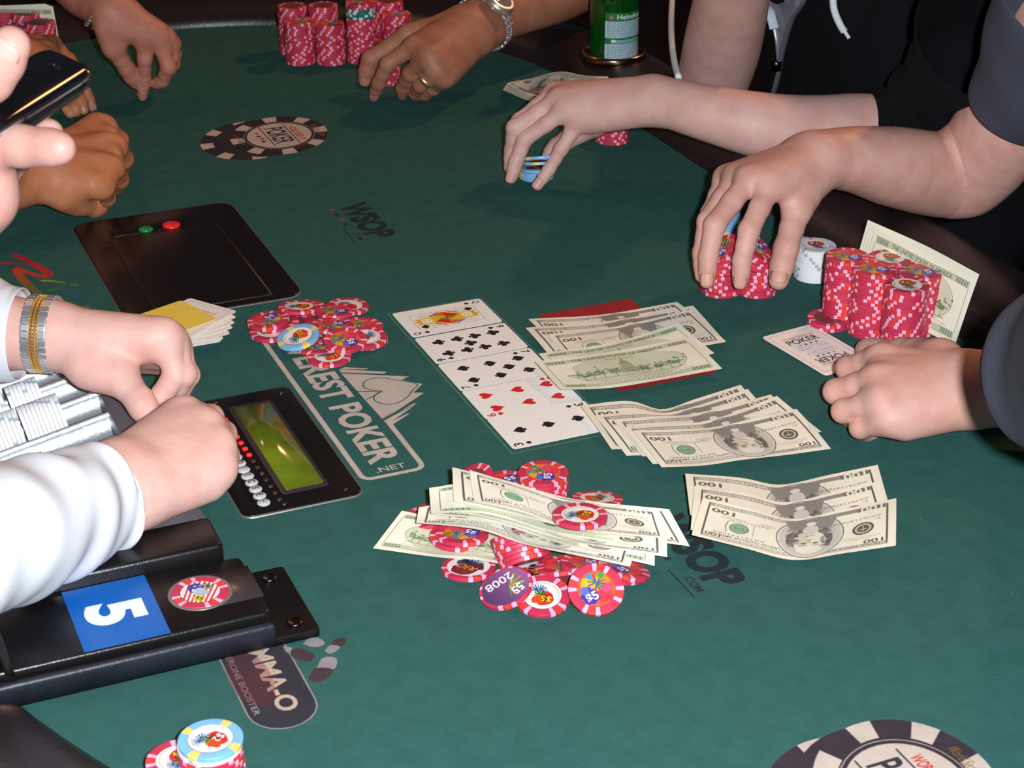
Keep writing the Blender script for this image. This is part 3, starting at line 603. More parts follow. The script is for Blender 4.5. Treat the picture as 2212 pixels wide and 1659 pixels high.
M_tp = mat('block_taupe', (158, 142, 136), .4, metal=.3)
v, f = prism(rrect(-1322, -1264, -10, 158, 3), 12, 21, 1); obj('centre_block', tw(tlt(v)), f, M_tp, tr)
for q in (-1314, -1290):
    v, f = prism(rrect(q, q + 19, 60, 150, 9), 20.8, 21.2); obj('coin_slot', tw(tlt(v)), f, mat('slot_blue_grey', (92, 104, 124), .3, metal=.5), tr)
for i in range(5):
    v, f = prism(rrect(-1330 + i * 0, -1282, 140 + i * 5, 144.6 + i * 5, 1), 16, 27, 1.6); obj('rib', tw(tlt(v)), f, mat('clip_grey', (170, 162, 172), .4), tr)
v, f = lathe([(17, 21.3), (17, 21.6), (.01, 21.6)], 30); obj('badge', tw(tlt([(p - 1262, q + 136, c_) for p, q, c_ in v])), f, mat('badge_white', (240, 224, 220), .4), tr)
v, f = lathe([(15, 21.7), (9, 21.75)], 30); obj('badge_ring', tw(tlt([(p - 1262, q + 136, c_) for p, q, c_ in v])), f[:-2], mat('badge_red', (220, 40, 36), .4), tr)
# ------------------------------------------------------------------ box with the blue number plate at the dealer's right hand
bx = empty('drop_box', T(-1060, 180, 0), 'black plastic dealer box with blue number five plate and chip slot', 'dealer box')
v, f = prism(rrect(-1103, -1016, -80, 294, 3), 0, 6, 1); obj('base_plate', tw(v), f, M_blk, bx)
v, f = prism(rrect(-1098, -1021, -80, 262, 5), 6, 25, 2.2); obj('body', tw(v), f, M_blk, bx)
v, f = prism(rrect(-1142, -1100, 112, 252, 5), 0, 36, 3); obj('raised_bar', tw(v), f, M_blk, bx)
v, f = prism(rrect(-1148, -1143, 112, 244, 2), 0, 30, 1.5); obj('bar_lip', tw(v), f, M_blk, bx)
v, f = prism(rrect(-1019, -1012, -80, 262, 2), 4, 20, 2.5); obj('front_skirt', tw(v), f, mat('scuffed_black', (34, 36, 48), .45, var=.5, vscale=30, bump=.3), bx)
num = Cv(77, 57, 8, (8, 92, 176)); num.text('5', 38, 28.5, 27, 40, (232, 236, 240), bold=.05); num.speck(6, 6, 70, 50, 40, .3, (30, 60, 120), .7, random.Random(1))
v = [(-1099, 137, 25.4), (-1022, 137, 25.4), (-1022, 194, 25.4), (-1099, 194, 25.4)]
obj('number_plate', tw(v), [(0, 1, 2, 3)], mat('blue_plate', (255, 255, 255), .35, img=num.image('number_five')), bx, uv=[(0, 0), (1, 0), (1, 1), (0, 1)], smooth=False)
v, f = lathe([(22.5, 25.2), (21, 25.3), (20.6, 25.25)], 30); obj('slot_ring', tw([(p - 1062, q + 224, c_ + .1) for p, q, c_ in v]), f, M_scuff, bx)
v, f = prism(rrect(-1083, -1041, 224, 263, 1), 25.1, 25.3); obj('slot_floor', tw(v), f, mat('slot_dark', (60, 52, 56), .25), bx)
v, f = lathe([(5.4, 0), (5.4, 1.2), (4.6, 1.8), (.01, 1.5)], 18)
for a, b in ((-1090, 280), (-1029, 280)): obj('screw', tw([(p + a, q + b, c_ + 6) for p, q, c_ in v]), f, mat('screw_dark', (90, 84, 88), .3, metal=1), bx)
prof2 = [(0, 22), (3, 40), (12, 47), (20, 47), (23, 40), (20, 38), (17, 42), (9, 40), (6, 24)]
v = []; f = []
for y in (-1102, -1018): v += [(y, 92 - p, z) for p, z in prof2]
m_ = len(prof2)
for i in range(m_): j = (i + 1) % m_; f.append((i, j, m_ + j, m_ + i))
f += [tuple(range(m_ - 1, -1, -1)), tuple(range(m_, 2 * m_))]
obj('curved_handle', tw(v), f, mat('handle_gloss', (40, 36, 38), .2, spec=.7, coat=.4), bx)
# ------------------------------------------------------------------ playing cards
M_edge = mat('card_edge', (236, 226, 218), .5)
def card_obj(name, c, rotz, face, label, group=None, tilt=(0, 0), back='back'):
    """card lying at c; local x = width, local y = length (top of the print)"""
    v, f = prism(rrect(-CW / 2, CW / 2, -CH / 2, CH / 2, 3.4, 4), 0, .34)
    n = len(v) // 2; mi = [0] * len(f); mi[-1] = 1; mi[-2] = 2
    uv = [((a + CW / 2) / CW, (b + CH / 2) / CH) for a, b, _ in v]
    o = obj(name, mm(v), f, [M_edge, CARDM[face], CARDM[back]], None, 'local', smooth=False, uv=uv, mi=mi)
    o.location = c; o.rotation_euler = (tilt[0], tilt[1], rotz)
    return tag(o, label, 'playing card', group)
CARDM = {k: mat('card_' + k, (255, 255, 255), .38, spec=.4, img=IMG[k]) for k in ('Q', '9', '7', '6', '3', 'back')}
CARDM['yellow'] = mat('cut_card_yellow', (250, 216, 86), .4)
us = [-1494, -1434.4, -1375.9, -1319.2, -1262.3]
for i, (k, lb) in enumerate((('Q', 'queen of spades face up, far end of the row of five cards'), ('9', 'nine of clubs face up beside the queen in the card row'), ('7', 'seven of spades face up, middle of the card row'),
                             ('6', 'six of hearts face up with red pips in the card row'), ('3', 'three of spades face up, near end of the row of five cards'))):
    card_obj('playing_card', T(us[i] + CW / 2 - .4, 517 + CH / 2 + 1, .2 if i < 4 else .7), TROT, k, lb, 'five community cards in a row')
# hole cards held under the right player's fist
a = U(1668, 727); b = U(1787, 706)
cdir = (U(1776, 708) - U(1672, 736)); ca = math.atan2(cdir.y, cdir.x)
mid = U(1765, 757)
hc = card_obj('playing_card', mid + Vector((0, 0, .0015)), ca, 'back', 'white card with black and red poker print lying under the right fist')
hc2 = card_obj('playing_card', mid + Vector((.0012, -.001, .001)), ca + .01, 'back', 'lower of the two white hole cards under the right fist')
# dealer's stub: fanned deck with a yellow cut card, under the dealer's left hand
dk0 = UV(392, 692)
for i in range(14):
    w = 1 if i < 9 else 0; px = 398 + (i % 3) * 3 if i < 9 else 415 + (i - 9) * 5; py = 702 if i < 9 else 690 - (i - 9) * 3
    u, v_ = UV(px - 40, py + 28 if i < 9 else py + 56); card_obj('playing_card', T(u, v_, .3 + i * 1.35), TROT + [.0, .01, -.01][i % 3] + (0 if i < 9 else .12 * (i - 8)), '7' if i in (12,) else 'back',
             f'{ORD[13 - i]} white card from the top of the deck under the left dealer hand', 'cards of the dealer deck')
u, v_ = UV(346, 744); card_obj('cut_card', T(u, v_, 20.5), TROT + .36, 'yellow', 'plain yellow cut card on top of the dealer deck', back='yellow')
# ------------------------------------------------------------------ banknotes
M_bf = mat('note_front', (255, 255, 255), .62, spec=.25, img=IMG['front'], bump=.2, bscale=90)
M_bb = mat('note_back', (255, 255, 255), .62, spec=.25, img=IMG['billback'], bump=.2, bscale=90)
def bill(top, bot, label, side='front', group=None, flip=True, nx=24, ny=6, crease=True):
    """note from pixel/height points along its far and near edges (left to right in the photo)"""
    A = [U(*p) for p in top]; B = [U(*p) for p in bot]
    return bill3(A, B, label, side, group, flip, nx, ny, crease)
def bill3(A, B, label, side='front', group=None, flip=True, nx=24, ny=6, crease=True):
    def samp(P, n):
        q = np.array(P); d = np.r_[0, np.cumsum(np.linalg.norm(np.diff(q, axis=0), axis=1))]; d /= d[-1]
        t = np.linspace(0, 1, n)
        if len(P) > 2:
            s = np.array(spline(q, 12)); e = np.r_[0, np.cumsum(np.linalg.norm(np.diff(s, axis=0), axis=1))]; e /= e[-1]
            return np.stack([np.interp(t, e, s[:, k]) for k in range(3)], 1)
        return np.stack([np.interp(t, d, q[:, k]) for k in range(3)], 1)
    a, b = samp(A, nx + 1), samp(B, nx + 1); v = []; uv = []; f = []
    ph = R.uniform(0, 6)
    for j in range(ny + 1):
        t = j / ny
        for i in range(nx + 1):
            p = b[i] * (1 - t) + a[i] * t; p = p.copy(); p[2] += .0009 * math.sin(math.pi * t) * math.sin(ph + i * .5) * 1.2
            v.append(p); s = i / nx; uv.append((1 - s, 1 - t) if flip else (s, t))
    for j in range(ny):
        for i in range(nx): k = j * (nx + 1) + i; f.append((k, k + 1, k + nx + 2, k + nx + 1))
    m1, m2 = (M_bf, M_bb) if side == 'front' else (M_bb, M_bf)
    o = obj('banknote', v, f, [m1, m2], uv=uv)
    sd = o.modifiers.new('thickness', 'SOLIDIFY'); sd.thickness = .00022; sd.offset = -1; sd.material_offset = 1; sd.use_rim = False
    return tag(o, label, 'banknote', group)
G1 = 'hundred dollar notes fanned beside the cards'; G2 = 'five hundred dollar notes fanned in the middle'; G3 = 'three creased notes at the right'
bill([(1141, 689, 5), (1304, 679, 2), (1463, 652, 6)], [(1200, 752, 3), (1370, 736, 2), (1536, 715, 3)], 'farthest note of the fan beside the cards, over the red print', group=G1)
bill([(1135, 708, 7), (1303, 695, 3.5), (1497, 660, 6)], [(1190, 772, 5), (1375, 762, 3), (1566, 738, 3)], 'second note from the far end of the fan beside the cards', group=G1)
bill([(1183, 722, 9), (1330, 705, 5), (1495, 668, 8)], [(1238, 786, 7), (1396, 768, 4), (1569, 738, 4)], 'third note from the far end of the fan, portrait side up', group=G1)
bill([(1163, 764, 11), (1326, 739, 7), (1465, 697, 10)], [(1216, 826, 9), (1388, 800, 6), (1543, 763, 6)], 'green-backed note, second nearest of the fan beside the cards', 'back', G1, False)
bill([(1156, 781, 13), (1337, 757, 9), (1489, 727, 11)], [(1211, 841, 10), (1300, 839, 8), (1389, 827, 7), (1560, 796, 8)], 'nearest note of the fan beside the cards, green building side up', 'back', G1, False)
bill([(1254, 876, 7), (1358, 866, 7), (1430, 884, 1.5), (1502, 862, 4), (1600, 831, 7)], [(1321, 970, 4), (1480, 966, 1.5), (1668, 920, 3)], 'farthest of the five fanned notes in the middle, touching the three of spades', group=G2)
bill([(1285, 897, 9), (1380, 889, 7), (1444, 891, 3.5), (1520, 872, 5), (1615, 840, 8)], [(1353, 984, 5), (1500, 976, 3), (1690, 925, 4)], 'second farthest of the five fanned notes in the middle', group=G2)
bill([(1325, 907, 10), (1420, 899, 8), (1484, 896, 5), (1560, 880, 7), (1665, 852, 9)], [(1387, 985, 7), (1545, 985, 4), (1740, 930, 5)], 'middle one of the five fanned notes in the middle', group=G2)
bill([(1345, 923, 12), (1450, 915, 9), (1515, 911, 7), (1590, 890, 9), (1678, 855, 11)], [(1410, 1002, 8), (1575, 992, 6), (1774, 932, 6)], 'second nearest of the five fanned notes in the middle', group=G2)
bill([(1366, 930, 14), (1470, 927, 11), (1539, 923, 9), (1620, 906, 11), (1720, 883, 13)], [(1429, 1009, 10), (1520, 1005, 9), (1602, 993, 8), (1700, 982, 8), (1795, 969, 8)], 'nearest of the five fanned notes in the middle, whole portrait showing', group=G2)
bill([(1480, 1023, 21), (1600, 1032, 12), (1686, 1047, 1.5), (1790, 1026, 10), (1896, 1004, 20)], [(1491, 1112, 19), (1605, 1133, 10), (1706, 1151, 1), (1810, 1130, 9), (1921, 1092, 18)], 'farthest of the three creased notes at the right', group=G3)
bill([(1500, 1049, 23), (1615, 1066, 13), (1698, 1085, 3), (1800, 1063, 12), (1898, 1039, 22)], [(1492, 1144, 20), (1610, 1166, 11), (1710, 1185, 2), (1815, 1162, 10), (1924, 1120, 20)], 'middle one of the three creased notes at the right', group=G3)
bill([(1518, 1075, 25), (1625, 1100, 14), (1715, 1121, 5), (1820, 1100, 14), (1936, 1076, 25)], [(1494, 1155, 21), (1610, 1184, 11), (1714, 1209, 3), (1820, 1195, 11), (1935, 1178, 21)], 'nearest of the three creased notes at the right, whole portrait showing', group=G3)
# ------------------------------------------------------------------ chips
NS = 72
def chip_mesh(name, mats, pat):
    prof = [(13.6, 3.15), (18.8, 3.3), (19.35, 3.2), (19.5, 3.0), (19.5, .3), (19.35, .1), (18.8, 0), (13.6, .15)]
    v = []; f = []; mi = []
    for r, z in prof: v += [(r * math.cos(2 * math.pi * k / NS) * .001, r * math.sin(2 * math.pi * k / NS) * .001, z * .001) for k in range(NS)]
    for i in range(len(prof) - 1):
        for k in range(NS): j = (k + 1) % NS; f.append((i * NS + k, (i + 1) * NS + k, (i + 1) * NS + j, i * NS + j)); mi.append(pat(k))
    v.append((0, 0, .00315)); v.append((0, 0, .00015)); c = len(v) - 2
    for k in range(NS):
        j = (k + 1) % NS; f.append((c, k, j)); mi.append(3); f.append((c + 1, 7 * NS + j, 7 * NS + k)); mi.append(3)
    me = bpy.data.meshes.new(name); me.from_pydata(v, [], f)
    for m in mats: me.materials.append(m)
    me.polygons.foreach_set('material_index', mi); me.polygons.foreach_set('use_smooth', [i < (len(prof) - 1) * NS for i in range(len(f))])
    me.set_sharp_from_angle(angle=.6); return me
M_pk = mat('chip_spot_pink', (246, 176, 204), .5, bump=.1); M_or = mat('chip_spot_orange', (236, 62, 40), .5, bump=.1); M_rd = mat('chip_red', (206, 50, 82), .5, var=.15, vscale=90, bump=.15)
M_wh = mat('chip_white', (240, 238, 240), .45, var=.06); M_gy = mat('chip_spot_grey', (172, 182, 200), .5); M_bl = mat('chip_blue', (128, 186, 232), .45, var=.08); M_ye = mat('chip_spot_yellow', (240, 204, 110), .5)
M_gn = mat('chip_green', (10, 112, 110), .5); M_gw = mat('chip_spot_white', (226, 226, 226), .5); M_in = mat('chip_centre', (128, 62, 66), .5)
q18 = lambda k: 1 if k % 18 in (7, 8, 13, 14) else 2 if k % 18 in (10, 11) else 0
CHIP = {'red': chip_mesh('red_chip', [M_rd, M_pk, M_or, M_in], q18),
        'white': chip_mesh('white_chip', [M_wh, M_gy, M_wh, M_in], lambda k: 1 if k % 24 in (0, 1) else 0),
        'blue': chip_mesh('blue_chip', [M_bl, M_ye, M_bl, M_in], lambda k: 1 if k % 18 in (0, 1, 2, 3) else 0),
        'green': chip_mesh('green_chip', [M_gn, M_gw, M_gn, M_in], lambda k: 1 if k % 18 in (0, 1, 2, 5, 6, 7) else 0)}
INL = {}
for k in ('splash', 'rainbow', 'year', 'flag', 'disc', 'blue', 'white'):
    big = 17.6 if k == 'year' else 15.6 if k == 'disc' else 13.3
    v = [(0, 0, 3.3)] + [(big * math.cos(2 * math.pi * i / 40), big * math.sin(2 * math.pi * i / 40), 3.34) for i in range(40)]
    me = bpy.data.meshes.new('inlay_' + k); me.from_pydata(mm(v), [], [(0, 1 + i, 1 + (i + 1) % 40) for i in range(40)])
    L = me.uv_layers.new(name='UVMap'); li = np.zeros(len(me.loops), int); me.loops.foreach_get('vertex_index', li)
    L.data.foreach_set('uv', np.array([(.5 + a / big / 2, .5 + b / big / 2) for a, b, _ in v])[li].ravel())
    me.materials.append(mat('inlay_' + k, (255, 255, 255), .34, img=IMG[k])); INL[k] = me
CN = {'red': 'red', 'white': 'white', 'blue': 'blue', 'green': 'green'}
def chip(kind, loc, rot, label, group, inl=None):
    o = bpy.data.objects.new(kind + '_poker_chip', CHIP[kind]); C.objects.link(o); o.location = loc; o.rotation_euler = rot
    tag(o, label, 'poker chip', group)
    if inl: place('inlay', INL[inl], o)
    return o
def stack(px, py, kinds, where, inl='splash', jit=.5, rotz=None, z0=0.0):
    """upright stack on the felt; px,py = centre of its foot in the photo; kinds bottom to top"""
    b = U(px, py, z0); n = len(kinds); out = []
    a = R.uniform(0, 6)
    for i, k in enumerate(kinds):
        a += R.choice((.14, .3, -.16, R.uniform(0, 6), R.uniform(0, 6), R.uniform(0, 6))); top = i == n - 1
        lb = ('top ' if top else ORD[min(n - 1 - i, 23)] + ' ') + CN[k] + (' chip of ' if top else ' chip from the top of ') + where
        out.append(chip(k, b + Vector((R.uniform(-jit, jit) * .001, R.uniform(-jit, jit) * .001, .00332 * i)), (0, 0, rotz if top and rotz is not None else a), lb, 'chips in ' + where, inl if top else None))
    return out
r_ = lambda n: ['red'] * n
# the right player's towers
stack(1819, 687, r_(19), 'the left tower behind the white poker card', 'rainbow', rotz=2.0)
stack(1909, 684, r_(18), 'the far middle tower before the standing notes', 'splash', rotz=-.9)
stack(1876, 716, r_(19), 'the tower between the left and front towers', 'rainbow', rotz=2.2)
stack(1975, 712, r_(18), 'the far right tower touching the standing notes', 'rainbow', rotz=2.0)
stack(1946, 745, r_(18), 'the front right tower above the fist', 'splash', rotz=-.6)
stack(1790, 700, r_(2), 'the low pair beside the left tower', None)
stack(1758, 597, ['white'] * 10, 'the white stack beside the clawed hand', 'white', jit=1.0, rotz=-.4)
stack(1733, 553, ['blue'] * 4, 'the short blue stack behind the white stack', 'blue')
stack(1555, 505, ['blue'] * 9, 'the blue stack behind the clawed hand', 'blue', jit=.9)
# two piles under the clawed hand: stacks with the top chips lifted
stack(1559, 629, r_(8), 'the left pile under the clawed hand', None, jit=1.6)
stack(1634, 628, r_(8), 'the right pile under the clawed hand', None, jit=1.6)
def far_stacks(specs, label):
    """chips past the limit, at the back: real stacks joined into one object"""
    me = CHIP['red']; n = len(me.vertices); co = np.zeros(n * 3); me.vertices.foreach_get('co', co); co = co.reshape(-1, 3)
    fs = [tuple(p.vertices) for p in me.polygons]; m0 = [p.material_index for p in me.polygons]; V = []; F = []; MI = []
    for px, py, k in specs:
        b = np.array(U(px, py))
        for i in range(k):
            a = R.uniform(0, 6) if R.random() < .3 else i * .12; c, s = math.cos(a), math.sin(a); q = co @ np.array([[c, s, 0], [-s, c, 0], [0, 0, 1]]) + b + [R.uniform(-.4, .4) * .001, R.uniform(-.4, .4) * .001, i * .00332]
            F += [tuple(x + len(V) * n for x in t) for t in fs]; V.append(q); MI += m0
    o = obj('red_chip_stacks', np.concatenate(V), F, [M_rd, M_pk, M_or, M_in], mi=MI); tag(o, label, 'poker chips'); o['kind'] = 'stuff'
def loose(px, py, z, tilt, az, kind, inl, label, spin=0.0, group=None):
    """tilted chip: centre of its underside at pixel px,py and height z; leans by tilt degrees towards azimuth az (deg, world)"""
    q = Euler((0, 0, math.radians(az))).to_quaternion() @ Euler((0, math.radians(tilt), 0)).to_quaternion() @ Euler((0, 0, spin)).to_quaternion()
    o = chip(kind, U(px, py, z), (0, 0, 0), label, group, inl); o.rotation_euler = q.to_euler(); return o
for i in range(5): loose(1560 + i * 1.5, 572 - i * 8, 29 + i * 3.6, 8 + i * 5, 200, 'red', 'rainbow' if i == 4 else None, f'{ORD[4 - i]} tilted chip lifted on the left pile under the clawed hand', i * .8, 'lifted chips under the clawed hand')
for i in range(6): loose(1636 - i * 2, 570 - i * 7.5, 29 + i * 3.6, 6 + i * 6, -20, 'red', 'rainbow' if i == 5 else None, f'{ORD[5 - i]} tilted chip lifted on the right pile under the clawed hand', i * .7, 'lifted chips under the clawed hand')
# the hooded player's chips
stack(1157, 381, ['blue'] * 4, 'the blue pile under the pale hand', None, jit=.6)
for i, (dy, t) in enumerate(((0, 10), (-14, 16), (-24, 20))): loose(1163 + i * 3, 368 + dy, 15.5 + i * 7.5, t, 100, 'blue', 'disc', ['lowest', 'middle', 'highest'][i] + ' tilted blue chip held by the pale hand', i, 'lifted blue chips in the pale hand')
stack(1322, 303, r_(9), 'the red stack behind the pale forearm', 'rainbow')
# far stacks
far_stacks([(636, 112, 19), (702, 110, 19), (842, 105, 20)], 'rear row of red chip stacks at the far edge')
stack(650, 134, r_(17), 'the left front stack of the far chips', 'rainbow'); stack(716, 134, r_(16), 'the second front stack of the far chips', 'rainbow')
stack(783, 131, r_(18) + ['green'] * 4 + ['red'] * 2, 'the far stack with green chips', 'rainbow', jit=.3); stack(858, 124, r_(18), 'the right front stack of the far chips', 'rainbow')
stack(833, 178, r_(7), 'the pile gripped by the hand with the ring', None)
# upper left, behind the phone
far_stacks([(18, 110, 17), (66, 116, 17), (96, 132, 16), (-26, 122, 17), (34, 140, 15)], 'red chip stacks at the upper left behind the phone')
# lower left corner
stack(462, 1690, r_(8) + ['white', 'blue'], 'the near stack with the blue top', 'blue', rotz=-2.2); stack(392, 1696, r_(6), 'the low red stack beside the blue topped stack', 'splash')
# in the slot of the dealer box
u, v_ = -1062, 224; o = chip('red', T(u, v_, 22.6), (0, 0, TROT + .9), 'flag printed chip in the slot of the dealer box', None, 'flag')
# white chips standing in the tray channels
for c_, v0, n_, k in ((4, 160, 10, 'right barrel of the full tray channel'), (4, 122, 11, 'left barrel of the full tray channel'), (3, 157, 8, 'right barrel of the next tray channel'), (3, 124, 9, 'left barrel of the next tray channel')):
    for i in range(n_):
        q = Matrix.Rotation(TROT, 3, 'Z') @ Matrix.Rotation(-math.pi / 2 + math.atan(.204), 3, 'X') @ Matrix.Rotation(R.uniform(0, 6) if i % 4 == 0 else .1 * i, 3, 'Z')
        vv = v0 + i * 3.3; chip('white', T(U0T + PITCHU * (c_ + .5), vv, 19.3 + (vv - 227) * .204), q.to_euler(), f'{ORD[n_ - 1 - i] if i < n_ - 1 else "first"} white chip from the right in the {k}', 'white chips in the dealer tray')
# pile between the shuffler and the cards
GA = 'chips in the scattered pile beside the shuffler'
for px, py, z, t, az, kd, inl, lb, sp_ in (
    (586, 722, 0, 0, 0, 'red', 'splash', 'lowest left chip of the pile beside the shuffler', 1), (640, 705, 0, 0, 0, 'red', None, 'chip buried under the blue one in the pile', 2), (700, 690, 0, 0, 0, 'red', None, 'buried middle chip of the pile beside the shuffler', .4),
    (600, 700, 3.6, 0, 0, 'red', None, 'buried left chip of the pile beside the shuffler', .3), (660, 672, 0, 0, 0, 'red', None, 'buried far chip of the pile beside the shuffler', .9), (686, 752, 0, 3, 90, 'red', 'rainbow', 'chip half hidden behind the nearest chip of the pile', 1.6),
    (752, 666, 0, 4, 40, 'red', 'splash', 'far right chip of the pile, next to the felt', 2.4), (726, 676, 4, 6, 100, 'red', 'rainbow', 'rainbow chip at the far right of the pile', .2), (782, 710, 0, 3, 10, 'red', 'rainbow', 'rightmost rainbow chip of the pile', 1.1),
    (792, 738, 0, 0, 0, 'red', None, 'chip under the right front chip of the pile', .7), (790, 734, 3.5, 4, -60, 'red', 'splash', 'right front chip of the pile facing the cards', 2.6), (580, 697, 8, 6, 180, 'red', 'rainbow', 'upper left rainbow chip of the pile beside the shuffler', .8),
    (646, 668, 7, 8, 80, 'red', 'splash', 'chip on top of the far side of the pile', 2.9), (718, 708, 6, 6, 60, 'red', 'rainbow', 'rainbow chip right of the blue chip, second layer', 2.2), (746, 739, 7, 8, -80, 'red', 'rainbow', 'front rainbow chip with purple blob in the pile', 3.3),
    (645, 732, 9, 14, 220, 'blue', 'splash', 'single light blue chip leaning on the red pile', 1.2), (712, 775, 0, 0, 0, 'red', 'splash', 'nearest chip of the pile lying flat over the printed letters', -2.6)):
    loose(px, py, z, t, az, kd, inl, lb, sp_, GA)
# the pot: chips under and around the notes
GB = 'chips in the pot pile under the notes'
for px, py, z, t, az, kd, inl, lb, sp_ in (
    (1095, 1060, 0, 0, 0, 'red', None, 'lowest chip at the far side of the pot', 1), (1094, 1048, 7, 3, 90, 'red', 'rainbow', 'far rainbow chip peeping over the notes of the pot', 2.0), (1020, 1046, 3, 30, 200, 'red', None, 'chip on edge at the far left of the pot notes', 1),
    (1290, 1084, 4, 14, 80, 'red', 'splash', 'chip leaning at the far right behind the pot notes', .4), (925, 1120, 2, 12, 160, 'red', None, 'chip showing left of the pot notes', .3), (998, 1158, 9, 6, 80, 'red', 'rainbow', 'rainbow chip lying on the lowest note of the pot', 1.2), (985, 1165, 4, 4, 30, 'red', None, 'chip under the rainbow chip on the lowest note', 2),
    (1012, 1232, 0, 6, 95, 'red', 'disc', 'chip with dark red centre and pale ring before the pot', .9), (1160, 1240, 2, 12, 110, 'red', 'disc', 'dark centred chip half buried in the front of the pot', .2), (1215, 1226, 5, 16, 120, 'red', 'rainbow', 'purple numbered chip half buried under the pot notes', 1.7),
    (1268, 1226, 9, 14, 60, 'red', 'rainbow', 'chip with blue blob under the front edge of the notes', 2.4), (1330, 1240, 2, 14, 40, 'red', None, 'chip at the right end under the pot notes', .8), (1345, 1232, 7, 20, 30, 'red', 'rainbow', 'upper chip at the right end under the pot notes', .1), (1225, 1250, 0, 0, 0, 'red', None, 'flat chip beneath the front chips of the pot', 1.4),
    (1172, 1292, 4, 13, -95, 'red', 'splash', 'front chip of the pot with white ring print', -1.8), (1095, 1274, 7, 22, 215, 'red', 'year', 'purple year chip leaning at the front left of the pot', 1.6), (1287, 1276, 13, 33, -85, 'red', 'rainbow', 'chip tipped up on its edge at the front right of the pot', 1.9)):
    loose(px, py, z, t, az, kd, inl, lb, sp_, GB)
stack(1172, 1068, r_(6), 'the small stack behind the pot notes', 'rainbow', rotz=1.4)
az_, ti_ = math.radians(116), math.radians(42); nn_ = Vector((math.sin(ti_) * math.cos(az_), math.sin(ti_) * math.sin(az_), math.cos(ti_))); p0_ = U(1136, 1218, 5)
for i in range(7):
    o = loose(1100, 1200, 5, 42, 116, 'red', None, f'{ORD[6 - i] if i < 6 else "first"} chip from the far end of the leaning roll under the pot notes', R.uniform(0, 6) if i % 3 == 0 else .4 + .1 * i, 'leaning roll of chips in the pot'); o.location = p0_ + nn_ * (.00334 * i)
PB = 'notes thrown on the pot'
bill([(868, 1103, 10), (960, 1122, 5), (1060, 1140, 8), (1160, 1160, 12)], [(806, 1184, 1.5), (945, 1203, 1.5), (1030, 1209, 5), (1104, 1222, 9)], 'lowest note of the pot lying on the felt at the left', 'back', PB, False)
bill([(905, 1096, 26), (1020, 1082, 32), (1150, 1122, 34), (1300, 1150, 31), (1380, 1160, 24)], [(899, 1129, 22), (1032, 1143, 32), (1133, 1175, 33), (1260, 1202, 30), (1361, 1224, 16)], 'note with curled lower edge at the bottom of the pot bundle', group=PB)
bill([(930, 1060, 34), (1050, 1080, 35), (1200, 1130, 36), (1415, 1150, 24)], [(931, 1110, 31), (1060, 1126, 34), (1220, 1176, 34), (1414, 1222, 12)], 'green-backed note low in the pot bundle', 'back', PB, False)
bill([(960, 1050, 37), (1080, 1075, 38), (1220, 1124, 38), (1440, 1140, 26)], [(985, 1104, 35), (1080, 1124, 36), (1230, 1168, 36), (1441, 1203, 15)], 'middle note of the pot bundle with purple border', group=PB)
bill([(927, 1054, 40), (1030, 1046, 41), (1190, 1100, 40), (1420, 1126, 28)], [(931, 1108, 37), (1050, 1110, 38), (1210, 1152, 38), (1428, 1190, 18)], 'pale green-backed note sticking out left of the pot bundle', 'back', PB, False)
bill([(977, 1009, 47), (1100, 1040, 44), (1240, 1078, 43), (1445, 1100, 33)], [(980, 1083, 42), (1100, 1108, 41), (1260, 1146, 40), (1490, 1180, 10)], 'second highest note of the pot bundle', group=PB)
bill([(1014, 1015, 50), (1120, 1048, 47), (1215, 1078, 45), (1310, 1092, 42), (1425, 1103, 36)], [(1024, 1083, 46), (1120, 1104, 44), (1210, 1134, 43), (1320, 1153, 38), (1442, 1163, 22)], 'top note of the pot bundle with a red chip on its portrait', group=PB)
loose(1253, 1120, 46.5, 5, 90, 'red', 'splash', 'single chip lying on the portrait of the top pot note', 2.5)
# notes standing on edge behind the right towers
GS = 'notes standing behind the chip towers'
def standing(tl, tr, br, bl, label, off, dpt=0, group=GS):
    """standing note: tl,tr upper edge, bl,br lower edge as pixels with heights"""
    d = T(0, 1, 0) - T(0, 0, 0); d = d * off
    A = [U(*tl) + d, U(*tr) + d]; B = [U(*bl) + d, U(*br) + d]
    m = lambda P: [P[0], (P[0] + P[1]) / 2 + d.normalized() * .004, P[1]]
    return bill3(m(A), m(B), label, 'back', group, False)
nm = ['front', 'second', 'third', 'rear']
for i in range(4): standing((1890 - i * 9, 492 - i * 5, 75), (2109 - i * 2, 604 - i * 3, 66), (2062 - i * 3, 748 - i * 3, 4), (1846 - i * 8, 636 - i * 4, 8), nm[i] + ' note standing on edge behind the right chip towers', 2.0 * i)
